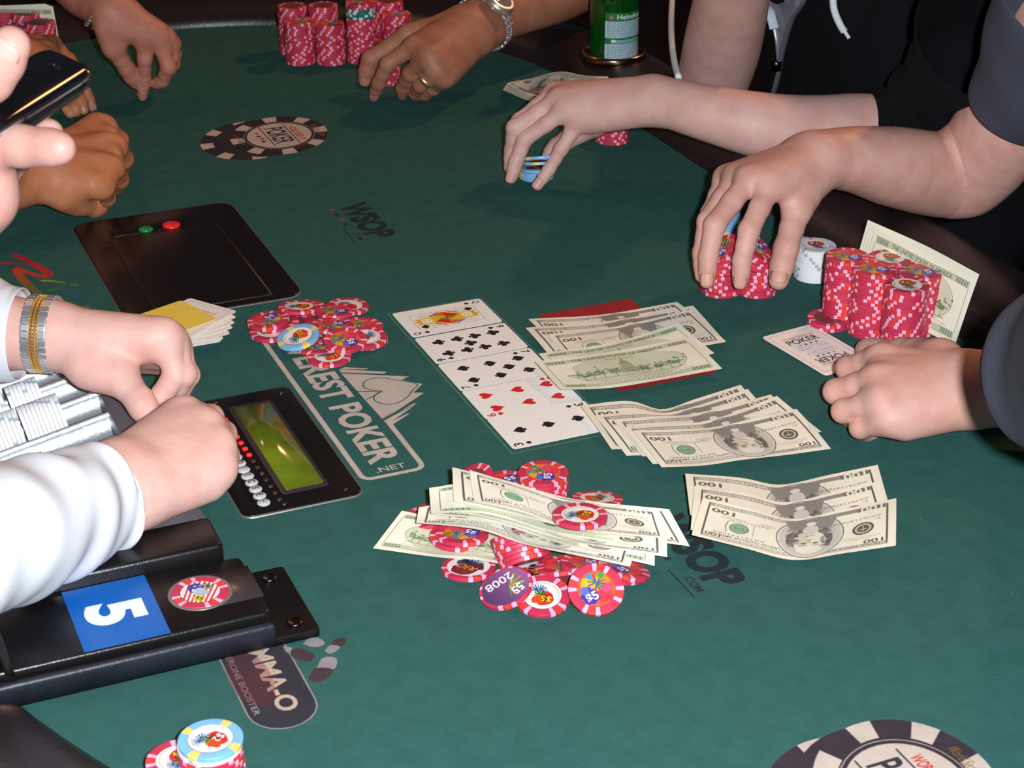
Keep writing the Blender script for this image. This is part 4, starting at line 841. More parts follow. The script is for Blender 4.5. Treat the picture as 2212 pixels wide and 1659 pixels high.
# folded bundle by the pale hand
GH = 'bundle of folded notes by the bottle'
for i in range(8):
    k = i * 2.2; s = i * 1.5
    bill([(1142 - s, 176 - k * .2, 2 + k), (1218 - s, 158 - k * .2, 8 + k), (1262, 166 - k * .2, 4 + k), (1320 - s * .6, 170 - k * .3, 8 + k)], [(1088 + s * .5, 186 + s * .2, 2 + k), (1150 + s, 224 - k * .3, 6 + k), (1220, 236, 3 + k), (1300, 246, 4 + k)] if False else [(1086 + s * .8, 194 - k * .9, 1 + k), (1150, 219 - k * .8, 2 + k), (1225, 222 - k, 3 + k), (1310, 236 - k, 4 + k)],
         ('top' if i == 7 else 'lowest' if i == 0 else ORD[7 - i]) + (' note' if i in (0, 7) else ' note from the top') + ' of the worn bundle behind the pale hand', group=GH, flip=False)
for i in range(3): standing((-30 + i * 9, 14 - i * 2, 66), (102 + i * 11, 8 + i * 2, 66), (132 + i * 5, 110 + i * 2, 3), (-20 + i * 8, 102, 3), ['left', 'middle', 'right'][i] + ' note standing behind the stacks near the phone', -3.0 * i, group='notes behind the stacks near the phone')
# ------------------------------------------------------------------ people: bodies grown from a distance field, one continuous mesh each
def rc(X, Y, Z, a, b, ra, rb):
    ba = b - a; L = float(ba @ ba) or 1e-9
    dx, dy, dz = X - a[0], Y - a[1], Z - a[2]
    t = np.clip((dx * ba[0] + dy * ba[1] + dz * ba[2]) / L, 0, 1)
    return np.sqrt((dx - t * ba[0]) ** 2 + (dy - t * ba[1]) ** 2 + (dz - t * ba[2]) ** 2) - (ra + (rb - ra) * t)
def smin(a, b, k):
    h = np.clip(.5 + .5 * (b - a) / k, 0, 1); return b + (a - b) * h - k * h * (1 - h)
def grow(base, limbs, vox=.0016, kb=.014, kl=.008, it=2, arm=()):
    """base: cones (a,b,ra,rb) blended softly; limbs: lists of cones each blended to the base but creased against each other"""
    allc = base + [c for l in limbs for c in l] + [c for l in arm for c in l]
    lo = np.min([np.minimum(c[0] - c[2], c[1] - c[3]) for c in allc], 0) - 4 * vox; hi = np.max([np.maximum(c[0] + c[2], c[1] + c[3]) for c in allc], 0) + 4 * vox
    n = np.ceil((hi - lo) / vox).astype(int) + 1
    ax = [(lo[i] + vox * np.arange(n[i])).astype(np.float32) for i in range(3)]
    D = np.full(n, .05, np.float32)
    def blk(c, m):
        r = max(c[2], c[3]) + m; l = np.minimum(c[0], c[1]) - r; h = np.maximum(c[0], c[1]) + r
        i0 = np.clip(((l - lo) / vox).astype(int), 0, n - 1); i1 = np.clip(((h - lo) / vox).astype(int) + 2, 1, n); return tuple(slice(p, q) for p, q in zip(i0, i1))
    def ev(c, s): return rc(ax[0][s[0]][:, None, None], ax[1][s[1]][None, :, None], ax[2][s[2]][None, None, :], *c)
    for c in base: s = blk(c, .016); D[s] = smin(D[s], ev(c, s), kb)
    if arm:
        A_ = None
        for l in arm:                                          # strands: joined end to end without swelling
            B = np.full(n, .05, np.float32); Q_ = np.full(n, 9, np.float32)
            for c in l:
                s = blk(c, .022); ba = c[1] - c[0]; L = float(ba @ ba) or 1e-9; X, Y, Z = ax[0][s[0]][:, None, None] - c[0][0], ax[1][s[1]][None, :, None] - c[0][1], ax[2][s[2]][None, None, :] - c[0][2]
                t = np.clip((X * ba[0] + Y * ba[1] + Z * ba[2]) / L, 0, 1); q = np.sqrt((X - t * ba[0]) ** 2 + (Y - t * ba[1]) ** 2 + (Z - t * ba[2]) ** 2); w = q < Q_[s]
                B[s] = np.where(w, q - (c[2] + (c[3] - c[2]) * t), B[s]); Q_[s] = np.minimum(Q_[s], q)
            A_ = B if A_ is None else smin(A_, B, .02)
        D = smin(D, A_, .012) if base else A_
    F = D.copy()
    for l in limbs:
        ss = [blk(c, .014) for c in l]; s = tuple(slice(min(q[i].start for q in ss), max(q[i].stop for q in ss)) for i in range(3))
        B = np.full([q.stop - q.start for q in s], .05, np.float32)
        for c in l: B = smin(B, ev(c, s), .0035)
        F[s] = np.minimum(F[s], smin(D[s], B, kl))
    # surface nets
    G = F < 0; n0 = np.array(F.shape) - 1
    sl = lambda i, j, k: (slice(i, i + n0[0]), slice(j, j + n0[1]), slice(k, k + n0[2]))
    cnt = sum(G[sl(i, j, k)].astype(np.int8) for i in (0, 1) for j in (0, 1) for k in (0, 1))
    ix = np.argwhere((cnt > 0) & (cnt < 8)); idm = np.full(n0, -1, np.int32); idm[tuple(ix.T)] = np.arange(len(ix))
    cv = {(i, j, k): F[ix[:, 0] + i, ix[:, 1] + j, ix[:, 2] + k] for i in (0, 1) for j in (0, 1) for k in (0, 1)}
    P = np.zeros((len(ix), 3)); N = np.zeros(len(ix))
    for a in cv:
        for d in range(3):
            if a[d] == 0:
                b = list(a); b[d] = 1; va, vb = cv[a], cv[tuple(b)]; m = (va < 0) != (vb < 0); t = np.where(m, va / np.where(m, va - vb, 1), 0)
                q = np.array(a, float)[None].repeat(len(ix), 0); q[:, d] += t; P[m] += q[m]; N[m] += 1
    P = lo + vox * (ix + P / N[:, None]); Q = []
    for d in range(3):
        e1, e2 = [x for x in range(3) if x != d]
        A = np.argwhere(np.diff(G.astype(np.int8), axis=d) != 0); A = A[(A[:, e1] > 0) & (A[:, e2] > 0) & (A[:, e1] < n0[e1]) & (A[:, e2] < n0[e2])]
        def g(o1, o2): b = A.copy(); b[:, e1] -= o1; b[:, e2] -= o2; return idm[tuple(b.T)]
        q = np.stack([g(1, 1), g(0, 1), g(0, 0), g(1, 0)], 1); fl = G[tuple(A.T)]
        if d == 1: fl = ~fl
        q[~fl] = q[~fl][:, ::-1]; Q.append(q)
    Q = np.concatenate(Q); Q = Q[(Q >= 0).all(1)]
    E_ = np.concatenate([Q[:, [i, (i + 1) % 4]] for i in range(4)])
    for w in ([.5, .5] if it else []):                         # light smoothing
        S_ = np.zeros_like(P); K_ = np.zeros(len(P)); 
        for d in range(3): S_[:, d] = np.bincount(E_[:, 0], P[E_[:, 1], d], len(P)) + np.bincount(E_[:, 1], P[E_[:, 0], d], len(P))
        K_ = np.bincount(E_[:, 0], minlength=len(P)) + np.bincount(E_[:, 1], minlength=len(P)); P = P * (1 - w) + w * S_ / np.maximum(K_, 1)[:, None]
    return P, Q
V3 = lambda p: np.array(U(*p), float) if len(p) == 3 else np.array(p[:3], float)
unit = lambda v: v / (np.linalg.norm(v) + 1e-12)
CHECK = []
def hand(side, wrist, mcp, fingers, thumb, arm, sc=1.0, wr=.027, name='', nails=(), palm_r=.0125, thick=1.0):
    """side +1 right / -1 left. wrist and joints as (pixel x, pixel y, height mm). mcp: index..little. fingers: per finger either joint
    points [pip,dip,tip] or (pip,a1,a2) with curl angles. thumb: [cmc,mcp,ip,tip]. arm: [(point,radius)...] from the wrist outwards."""
    w = V3(wrist); m = [V3(p) for p in mcp]; nrm = unit(np.cross(m[0] - w, m[3] - w)) * side
    lat = unit(m[3] - m[0]); base = []; limbs = []; info = {}
    fwd = unit((m[1] + m[2]) / 2 - w)
    rk = [.0112, .0112, .0106, .0098]
    for i in range(4):
        cb_ = w + lat * (i - 1.5) * .0092 * sc + fwd * .008; r1 = .0135 * sc * thick
        base.append((cb_, m[i], r1, rk[i] * sc * .98)); base.append((cb_ + nrm * .006 * thick, m[i] + nrm * .006 * thick - fwd * .012, r1, .0105 * sc * thick))
    for i in range(3):                                         # flesh between the knuckles
        q = (m[i] + m[i + 1]) / 2 + nrm * .002 - fwd * .002; base.append((w + lat * (i - 1) * .0092 * sc + fwd * .012, q, .0125 * sc * thick, (rk[i] + rk[i + 1]) / 2 * sc * .93))
    th = [V3(p) for p in thumb]
    base.append((w + (th[0] - w) * .35, th[0], .0155 * sc, .0155 * sc)); base.append((th[0], th[1], .0155 * sc, .0122 * sc))
    base.append((m[0] * .5 + w * .5 + nrm * .006, th[1] * .6 + th[0] * .4, .011 * sc, .011 * sc))
    fl = [(.0102, .0093, .0082, .0070), (.0103, .0095, .0084, .0071), (.0098, .0089, .0079, .0067), (.0088, .0079, .0070, .0060)]
    ln = [(24, 21), (28, 22), (26, 22), (19, 19)]
    for i, fg in enumerate(fingers):
        rr_ = [x * sc for x in fl[i]]
        if isinstance(fg, tuple) and isinstance(fg[1], (int, float)):
            pip = V3(fg[0]); f0 = unit(pip - m[i]); n_ = unit(nrm - f0 * (nrm @ f0)); a1, a2 = math.radians(fg[1]), math.radians(fg[2])
            dip = pip + (f0 * math.cos(a1) + n_ * math.sin(a1)) * ln[i][0] * .001 * sc; tip = dip + (f0 * math.cos(a1 + a2) + n_ * math.sin(a1 + a2)) * ln[i][1] * .001 * sc
        else: pip, dip, tip = [V3(p) for p in fg]; tip = tip - unit(tip - dip) * rr_[3] * .8
        pts = [m[i], pip, dip, tip]; cs = []
        for k in range(3):
            a, b = pts[k], pts[k + 1]; h = (a + b) / 2; ra, rb = (rk[i] * sc * .92 if k == 0 else rr_[k]), rr_[k + 1]; rm = (ra + rb) / 2 * (.93 if k < 2 else .99)
            cs += [(a, h, ra, rm), (h, b, rm, rb)]
        limbs.append(cs); info[i] = (dip, tip, rr_[3], pip)
        CHECK.append((name, i, [round(float(np.linalg.norm(pts[k + 1] - pts[k])) * 1000) for k in range(3)], round(float(np.linalg.norm(m[i] - w)) * 1000)))
    tr_ = [.0122 * sc, .0108 * sc, .0088 * sc]; tp = [th[1], th[2], th[3] - unit(th[3] - th[2]) * tr_[2] * .8]
    h1 = (tp[0] + tp[1]) / 2; h2 = (tp[1] * .45 + tp[2] * .55)
    limbs.append([(tp[0], h1, tr_[0], tr_[1] * .98), (h1, tp[1], tr_[1] * .98, tr_[1]), (tp[1], h2, tr_[1], tr_[1] * .97), (h2, tp[2], tr_[1] * .97, tr_[2])]); info[4] = (tp[1], tp[2], tr_[2], tp[0])
    CHECK.append((name, 'thumb', [round(float(np.linalg.norm(tp[k + 1] - tp[k])) * 1000) for k in range(2)], round(float(np.linalg.norm(th[1] - th[0])) * 1000)))
    pa = [np.r_[w - fwd * -.004, wr]] + [np.r_[V3(p), r] for p, r in arm]; pa = spline(pa, 5) if len(pa) > 2 else pa; st = [[], []]
    def off(i):
        d = unit(pa[min(i + 1, len(pa) - 1)][:3] - pa[max(i - 1, 0)][:3]); return unit(lat - d * (lat @ d)) * pa[i][3]
    for i in range(len(pa) - 1):
        g0, g1 = [.34 - .16 * min(1, q / 9) for q in (i, i + 1)]
        for s_ in (0, 1): st[s_].append((pa[i][:3] + off(i) * g0 * (2 * s_ - 1), pa[i + 1][:3] + off(i + 1) * g1 * (2 * s_ - 1), pa[i][3] * (.82 + .1 * min(1, i / 9)), pa[i + 1][3] * (.82 + .1 * min(1, (i + 1) / 9))))
    return base, limbs, info, (nrm, lat, fwd, st)
def nail(parent, info, out, m, sc=1.0):
    """small curved nail plate on the back of a finger tip"""
    dip, tip, r, _ = info; ax_ = unit(tip - dip); up = unit(out - ax_ * (out @ ax_)); sd = np.cross(ax_, up); v = []; f = []
    for i in range(7):
        s = i / 6; c = tip + ax_ * (-.0075 + .0125 * s) * sc; w_ = (.82, .95, 1, 1, .97, .86, .55)[i]
        for j in range(7): a = (j / 6 - .5) * 1.75 * w_; rr_ = r * (1.045 - .16 * max(0, s - .55)); v.append(c + up * rr_ * math.cos(a) + sd * rr_ * math.sin(a))
    for i in range(6):
        for j in range(6): k = i * 7 + j; f.append((k, k + 1, k + 8, k + 7))
    o = obj('nail', v, f, m, parent); md = o.modifiers.new('t', 'SOLIDIFY'); md.thickness = .0006; md.offset = 1; return o
def body(person, parts, m, vox=.0016):
    """one body mesh from several hands and arms; overlapping ends hidden in the clothes"""
    V = []; F = []; n = 0
    for base, limbs, _, fr in parts:
        P, Q = grow(base, limbs, vox, arm=fr[3]); V.append(P); F.append(Q + n); n += len(P)
    V = np.concatenate(V); F = np.concatenate(F)
    return obj('body', V, F.tolist(), m, person)
def cloth(name, parent, path, rad, m, n=40, fold=.003, seed=0, thick=.0016, freq=5, rim=True):
    """sleeve: rings along path with soft folds; rad list of (a,b)"""
    P = spline([tuple(p) for p in path], 8); rr_ = spline([(r if isinstance(r, tuple) else (r, r)) for r in rad], 8)
    v, f = tube(P, [tuple(x) for x in rr_], n, cap=False); v = np.array(v); rnd = np.random.RandomState(seed); ph = rnd.uniform(0, 6, 6)
    k = len(P); c = np.repeat(np.array([np.array(p) for p in P]), n, 0); d = v - c; L = np.linalg.norm(d, axis=1, keepdims=True)
    ii = np.repeat(np.arange(k), n); jj = np.tile(np.arange(n), k) * 2 * math.pi / n; e = np.minimum(1, ii / 5.0)
    w = np.sin(ii * .55 * freq / 5 + ph[0] + 1.6 * np.sin(jj + ph[1])) * .6 + np.sin(ii * .9 * freq / 5 + 2 * jj + ph[2]) * .4 + .5 * np.sin(3 * jj + ph[3] + ii * .2)
    v = v + d / L * (w * fold * e)[:, None]
    o = obj(name, v, f, m, parent); s = o.modifiers.new('t', 'SOLIDIFY'); s.thickness = thick; s.offset = -1
    if rim: s2 = o.modifiers.new('s', 'SUBSURF'); s2.levels = 1; s2.render_levels = 1
    return o
SK = {'dealer': skin('skin_dealer', (226, 172, 160), (232, 186, 176)), 'pale': skin('skin_pale', (210, 160, 150), (218, 174, 166)), 'tan': skin('skin_tan', (206, 150, 136), (214, 165, 154)),
      'brown': skin('skin_brown', (164, 104, 80), (176, 120, 98)), 'olive': skin('skin_olive', (188, 116, 78), (198, 130, 94)), 'ruddy': skin('skin_ruddy', (186, 116, 96), (198, 132, 114)), 'rosy': skin('skin_rosy', (186, 134, 122), (194, 146, 136))}
M_nail = mat('nail', (206, 156, 146), .4, spec=.4)
M_shirt = mat('white_cotton', (226, 228, 236), .8, bump=.25, bscale=900); M_hood = mat('black_fleece', (13, 13, 19), .95, bump=.4, bscale=500, var=.3, vscale=30, spec=.2); M_tee = mat('grey_jersey', (68, 70, 86), .9, bump=.4, bscale=700, var=.2, vscale=300)
# ---- dealer
pd = empty('person', T(-1330, -120, -300), 'dealer in a white long-sleeved shirt, both fists meeting over the chip tray', 'person')
HL = hand(-1, (108, 722, 74), [(352, 722, 84), (368, 734, 74), (378, 748, 62), (384, 762, 48)],
          [[(380, 808, 54), (352, 850, 38), (330, 874, 32)], [(398, 808, 52), (376, 850, 32), (352, 858, 26)], [(406, 810, 43), (388, 846, 26), (366, 846, 21)], [(402, 808, 32), (388, 836, 19), (372, 838, 16)]],
          [(196, 790, 60), (262, 818, 54), (302, 866, 44), (328, 912, 34)], [((30, 720, 74), .030), ((-150, 700, 80), .038), ((-420, 660, 60), .042)], sc=1.08, wr=.028, name='dealerL', thick=1.08)
HR = hand(1, (258, 1050, 66), [(398, 892, 74), (446, 920, 72), (472, 964, 66), (474, 1016, 56)],
          [[(455, 902, 46), (462, 920, 26), (432, 944, 18)], [(482, 938, 42), (482, 958, 20), (446, 970, 14)], [(489, 984, 36), (484, 1000, 14), (448, 1004, 12)], [(478, 1034, 30), (470, 1044, 12), (440, 1040, 10)]],
          [(322, 990, 56), (368, 950, 44), (398, 930, 30), (410, 918, 24)], [((190, 1080, 70), .031), ((60, 1132, 84), .036), ((-260, 1230, 106), .042)], sc=1.1, wr=.029, name='dealerR', thick=1.15)
b_ = body(pd, [HL, HR], SK['dealer'])
cloth('left_sleeve', pd, [U(46, 722, 74), U(0, 718, 75), U(-120, 702, 80), U(-300, 680, 70), U(-560, 640, 40)], [(.0385, .0385), (.042, .042), (.049, .049), (.055, .055), (.062, .062)], M_shirt, fold=.0022, seed=1)
cloth('right_sleeve', pd, [U(232, 1062, 67), U(205, 1076, 68), U(120, 1112, 78), U(0, 1158, 92), U(-160, 1210, 104), U(-460, 1290, 110)], [(.036, .036), (.039, .039), (.044, .044), (.048, .048), (.053, .053), (.062, .062)], M_shirt, fold=.0036, seed=5, freq=7)
def torso(person, u, v, z0, z1, ru, rv, m, name='shirt', top=True, rot=0.0, seed=0, lean=0.0):
    """barrel of cloth round a sitting body, in the table frame (mm)"""
    vv = []; f = []; n = 44; k = 16; rnd = random.Random(seed); ph = [rnd.uniform(0, 6) for _ in range(4)]
    for i in range(k + 1):
        s = i / k; z = z0 + (z1 - z0) * s; g = (1 - .10 * math.cos(s * 5)) * (1 if s < .8 else 1 - ((s - .8) / .2) ** 2 * .75)
        for j in range(n):
            a = 2 * math.pi * j / n; w = 1 + .018 * math.sin(3 * a + ph[0] + 4 * s) + .012 * math.sin(7 * a + ph[1] - 9 * s) + .01 * math.sin(22 * s + ph[2] + 2 * math.sin(a))
            x, y = ru * g * w * math.cos(a), rv * g * w * math.sin(a); c, d = math.cos(rot), math.sin(rot)
            vv.append((u + x * c - y * d, v + x * d + y * c + lean * s, z))
    for i in range(k):
        for j in range(n): q = (j + 1) % n; f.append((i * n + j, i * n + q, (i + 1) * n + q, (i + 1) * n + j))
    f += [tuple(range(n - 1, -1, -1)), tuple(k * n + j for j in range(n))]
    return obj(name, tw(vv), f, m, person)
torso(pd, -1330, -230, -300, 380, 200, 120, M_shirt, seed=2)
# ---- hooded player, far right
ph_ = empty('person', T(-1850, 1300, -300), 'player in a black hooded top with white drawstrings reaching for blue chips', 'person')
HH = hand(-1, (1424, 212, 104), [(1198, 200, 92), (1206, 214, 94), (1226, 236, 88), (1252, 260, 76)],
          [[(1122, 262, 66), (1108, 312, 38), (1098, 358, 16)], [(1112, 276, 64), (1106, 322, 38), (1100, 372, 12)], [(1134, 300, 54), (1114, 350, 29), (1102, 394, 7)], [(1212, 322, 46), (1186, 366, 24), (1156, 408, 5)]],
          [(1330, 240, 78), (1248, 284, 56), (1204, 318, 36), (1178, 352, 18)], [((1520, 242, 96), .0275), ((1650, 272, 84), .0325), ((1760, 284, 74), .036), ((1850, 284, 68), .0385), ((1930, 290, 62), .040)], sc=.98, wr=.0235, name='hoodL')
ar = [(U(1545, 250, 20), .034), (U(1540, 185, 60), .041), (U(1560, 100, 120), .044), (U(1580, 0, 190), .041), (U(1600, -120, 270), .034)]
arp = spline([np.r_[np.array(a[0]), a[1]] for a in ar], 5)
HA = ([], [], None, (0, 0, 0, [[(a[:3], b[:3], a[3], b[3]) for a, b in zip(arp, arp[1:])]]))
body(ph_, [HH, HA], SK['pale'])
torso(ph_, -1835, 1335, -300, 420, 215, 165, M_hood, 'hooded_top', seed=4, lean=-20)
cloth('left_sleeve', ph_, [U(1862, 284, 68), U(1900, 286, 66), U(1960, 276, 72), U(2040, 236, 100), U(2110, 160, 150), U(2160, 60, 220)], [(.046, .046), (.049, .049), (.056, .056), (.066, .066), (.074, .074), (.08, .08)], M_hood, fold=.003, seed=8)
M_cord = mat('white_cord', (226, 228, 236), .8, bump=.4, bscale=900); M_zip = mat('zip_grey', (150, 150, 160), .4, metal=.6)
def on_torso(px, py, out=.004):
    """point on the hooded top's front seen at a pixel (found by ray casting)"""
    o = bpy.data.objects.get('hooded_top'); org = Vector((0, 0, TZ + H0)); d = ray(px, py).normalized(); loc = o.matrix_world.translation if False else ph_.location
    hit, p, nn, _ = o.ray_cast(org - loc, d)
    return (p + loc + nn * out) if hit else U(px, py, 120)
v, f = tube(spline([on_torso(x, y, .006) for x, y in ((1456, -60), (1452, 0), (1450, 50), (1452, 100), (1458, 140), (1466, 168))], 6), .0036, 10); obj('drawstring', v, f, M_cord, ph_)
v, f = tube(spline([on_torso(x, y, .006) for x, y in ((1806, -60), (1808, 0), (1812, 26), (1824, 52), (1832, 66))], 6), .0042, 10); obj('drawstring', v, f, M_cord, ph_)
v, f = tube(spline([on_torso(x, y, .006) for x, y in ((1826, 56), (1834, 68), (1842, 80))], 4), .0022, 8); obj('cord_tip', v, f, M_cord, ph_)
zp = spline([on_torso(x, y, .003) for x, y in ((1770, -80), (1742, 0), (1716, 40), (1700, 90), (1690, 132), (1688, 150), (1680, 185), (1668, 215), (1650, 250))], 8)
v, f = tube(zp, (.0042, .0016), 8); obj('zip', v, f, M_zip, ph_)
zp2 = spline([on_torso(x, y, .003) for x, y in ((1640, -80), (1655, 0), (1672, 30), (1684, 80), (1689, 130))], 8)
v, f = tube(zp2, (.0042, .0016), 8); obj('zip', v, f, M_zip, ph_)
v, f = tube([on_torso(1689, 128, .006), on_torso(1688, 150, .007)], (.006, .003), 8); obj('zip_pull', v, f, mat('zip_pull', (60, 60, 64), .25, metal=1), ph_)
tri = [on_torso(x, y, .0015) for x, y in ((1646, -80), (1700, -80), (1762, -80), (1664, 10), (1700, 10), (1732, 10), (1676, 50), (1694, 50), (1710, 50), (1688, 118), (1690, 118), (1694, 118))]
obj('tee_shirt', [tuple(p) for p in tri], [(3 * i + j, 3 * i + j + 1, 3 * i + j + 4, 3 * i + j + 3) for i in range(3) for j in range(2)], mat('tee_print', (150, 152, 168), .8, var=.55, vscale=60), ph_)
v, f = tube(spline([on_torso(x, y, .005) for x, y in ((1648, -70), (1656, 0), (1672, 24), (1682, 60))], 6), (.007, .002), 8); obj('facing', v, f, mat('pale_facing', (196, 206, 224), .8), ph_)
# ---- player in the grey tee shirt, right
pg = empty('person', T(-1280, 1340, -300), 'player in a grey tee shirt, clawed hand on chips, fist on cards', 'person')
GR = hand(1, (1772, 340, 112), [(1664, 400, 108), (1618, 388, 110), (1590, 382, 104), (1566, 384, 95)],
          [[(1618, 498, 78), (1603, 563, 53), (1598, 622, 27)], [(1544, 486, 82), (1530, 554, 55), (1527, 620, 28)], [(1528, 478, 78), (1516, 546, 53), (1517, 608, 29)], [(1532, 462, 72), (1524, 528, 50), (1522, 584, 32)]],
          [(1748, 392, 96), (1722, 452, 82), (1698, 536, 54), (1678, 622, 23)], [((1850, 345, 102), .033), ((1940, 362, 84), .039), ((2050, 378, 62), .043), ((2110, 350, 80), .043), ((2200, 230, 150), .046), ((2300, 60, 230), .05)], sc=1.08, wr=.029, name='greyR')
GL = hand(-1, (2112, 838, 46), [(1902, 776, 52), (1895, 820, 52), (1903, 866, 46), (1926, 908, 34)],
          [[(1832, 796, 34), (1838, 812, 13), (1880, 806, 10)], [(1806, 846, 31), (1820, 862, 11), (1862, 858, 9)], [(1822, 888, 27), (1836, 900, 9), (1876, 896, 8)], [(1858, 924, 19), (1872, 932, 8), (1904, 924, 7)]],
          [(2030, 782, 46), (1950, 766, 30), (1896, 762, 20), (1860, 752, 14)], [((2190, 840, 50), .030), ((2300, 845, 60), .036), ((2420, 830, 110), .041), ((2560, 780, 230), .045)], sc=1.1, wr=.028, name='greyL')
body(pg, [GR, GL], SK['tan'])
cloth('right_sleeve', pg, [U(2192, 258, 142), U(2212, 226, 158), U(2270, 128, 215), U(2340, 0, 280)], [(.053, .053), (.055, .055), (.066, .066), (.08, .08)], M_tee, fold=.002, seed=3)
cloth('left_sleeve', pg, [U(2158, 806, 186), U(2172, 806, 188), U(2205, 806, 192), U(2270, 806, 200), U(2400, 790, 236), U(2600, 740, 310)], [(.010, .010), (.026, .026), (.040, .040), (.051, .051), (.063, .063), (.08, .08)], M_tee, fold=.0015, seed=6)
torso(pg, -1290, 1370, -300, 420, 210, 140, M_tee, seed=9)
# ---- player with the watch and ring, far side
pw = empty('person', T(-2640, 900, -300), 'player wearing a steel watch and a gold ring gripping a pile of chips', 'person')
HW = hand(-1, (1020, 62, 78), [(896, 98, 80), (926, 120, 74), (944, 150, 58), (962, 168, 46)],
          [[(838, 138, 58), (818, 180, 30), (806, 210, 6)], [(886, 158, 46), (870, 188, 22), (868, 210, 5)], [(908, 184, 34), (896, 200, 17), (900, 212, 5)], [(936, 192, 26), (920, 204, 14), (914, 210, 6)]],
          [(960, 62, 78), (882, 76, 74), (800, 128, 44), (785, 184, 10)], [((1090, 26, 80), .031), ((1200, -20, 86), .038), ((1330, -90, 96), .044)], sc=1.04, wr=.030, name='watch', thick=1.05)
body(pw, [HW], SK['brown'], .0019)
cloth('sleeve', pw, [U(1290, -66, 94), U(1330, -90, 98), U(1420, -160, 130)], [(.058, .058), (.062, .062), (.07, .07)], mat('dark_sleeve', (22, 22, 28), .9), seed=2)
torso(pw, -2750, 1010, -300, 420, 200, 130, mat('dark_shirt', (24, 24, 30), .9), rot=.9, seed=12)
# ---- player at the upper left with the strap
pt = empty('person', T(-2620, 200, -300), 'player at the upper left, one loose hand resting on the felt', 'person')
HT = hand(-1, (246, 26, 118), [(304, 60, 100), (338, 70, 92), (358, 82, 82), (372, 96, 70)],
          [[(313, 126, 60), (312, 170, 31), (306, 212, 4)], [(364, 146, 48), (352, 174, 28), (330, 184, 20)], [(371, 124, 56), (366, 152, 36), (350, 164, 28)], [(379, 114, 54), (377, 138, 38), (368, 150, 32)]],
          [(238, 62, 100), (246, 104, 76), (274, 148, 46), (298, 186, 20)], [((212, 4, 122), .027), ((176, -26, 130), .031), ((120, -90, 140), .038)], sc=.98, wr=.026, name='topleft')
body(pt, [HT], SK['ruddy'], .0019)
cloth('sleeve', pt, [U(140, -68, 137), U(120, -90, 140), U(60, -160, 160)], [(.05, .05), (.054, .054), (.065, .065)], M_hood, seed=2)
torso(pt, -2760, 260, -300, 400, 190, 130, M_hood, rot=-.7, seed=14)
# ---- player beside the dealer: brown fist and a second hand behind the phone
pf = empty('person', T(-1990, -130, -300), 'player with a brown fist on the felt behind the phone', 'person')
HF = hand(-1, (90, 372, 56), [(228, 276, 60), (250, 318, 60), (244, 364, 54), (222, 406, 44)],
          [[(258, 302, 40), (252, 322, 20), (222, 330, 12)], [(268, 344, 38), (262, 362, 17), (228, 366, 11)], [(259, 388, 31), (252, 402, 12), (222, 402, 9)], [(232, 428, 24), (226, 438, 10), (200, 434, 8)]],
          [(140, 416, 40), (170, 436, 24), (202, 446, 13), (226, 442, 9)], [((20, 392, 58), .029), ((-120, 424, 60), .036), ((-300, 455, 64), .042)], sc=1.06, wr=.028, name='fist', thick=1.12)
HB = hand(1, (30, 128, 72), [(100, 108, 76), (110, 128, 74), (112, 150, 66), (104, 172, 54)],
          [[(158, 156, 54), (184, 200, 28), (202, 238, 6)], [(152, 180, 46), (172, 216, 22), (184, 246, 6)], [(140, 200, 36), (160, 226, 18), (168, 250, 6)], [(130, 212, 26), (146, 234, 13), (154, 252, 6)]],
          [(76, 104, 72), (112, 98, 60), (146, 130, 36), (170, 168, 12)], [((-40, 150, 74), .031), ((-200, 190, 78), .04)], sc=.95, wr=.027, name='behind')
body(pf, [HF, HB], SK['olive'], .0018)
torso(pf, -1990, -260, -300, 400, 200, 130, mat('brown_shirt', (60, 44, 40), .9), seed=15)
# ---- someone leaning in with the phone, close to the camera on the left
pp = empty('person', Vector((-.62, .35, TZ - .3)), 'person holding a black phone up close at the left edge', 'person')
def on_ray(px, py, P, dist, far):
    """point seen at px,py at a given distance (m) from P, on the far or near side"""
    O = Vector((0, 0, TZ + H0)); d = ray(px, py).normalized(); m_ = (P - O).dot(d); h = (P - O - d * m_).length; e = math.sqrt(max(0, dist ** 2 - h ** 2)); return O + d * (m_ + (e if far else -e))
t2 = U(206, 152, 420); b2 = on_ray(-180, 402, t2, .115, False); ey = (t2 - b2).normalized(); O_ = Vector((0, 0, TZ + H0)); d1 = ray(103, 106)
t1 = O_ + d1 * ((t2 - O_).dot(ey) / d1.dot(ey)); ex = (t2 - t1).normalized(); PW = (t2 - t1).length * 1000; b1 = t1 + (b2 - t2); CHECK.append(('phone width', PW))
ez = ex.cross(ey)
if ez.dot(ray(80, 200)) > 0: ez = -ez
pc = (t1 + b2) / 2; Mx = Matrix((ex, ey, ex.cross(ey))).transposed()
phone = empty('mobile_phone', pc, 'black touch phone with chrome rim held up close by the pale hand at left', 'phone'); phone.rotation_euler = Mx.to_euler()
def loc_obj(name, v, f, m, parent, **k):
    o = obj(name, mm(v), f, m, None, 'local', **k); o.parent = parent; return o
M_glass = mat('phone_glass', (9, 8, 11), .06, spec=.6, coat=.5); M_chr = mat('chrome', (200, 204, 212), .12, metal=1)
sg = 1 if ex.cross(ey).dot(ray(80, 200)) < 0 else -1
def zf(vf): return ([(a, b, c * sg) for a, b, c in vf[0]], [tuple(reversed(t)) for t in vf[1]] if sg < 0 else vf[1])
v, f = zf(prism(rrect(-PW / 2, PW / 2, -57, 57, 10, 8), 0, 2.2, .8)); loc_obj('glass_front', v, f, M_glass, phone)
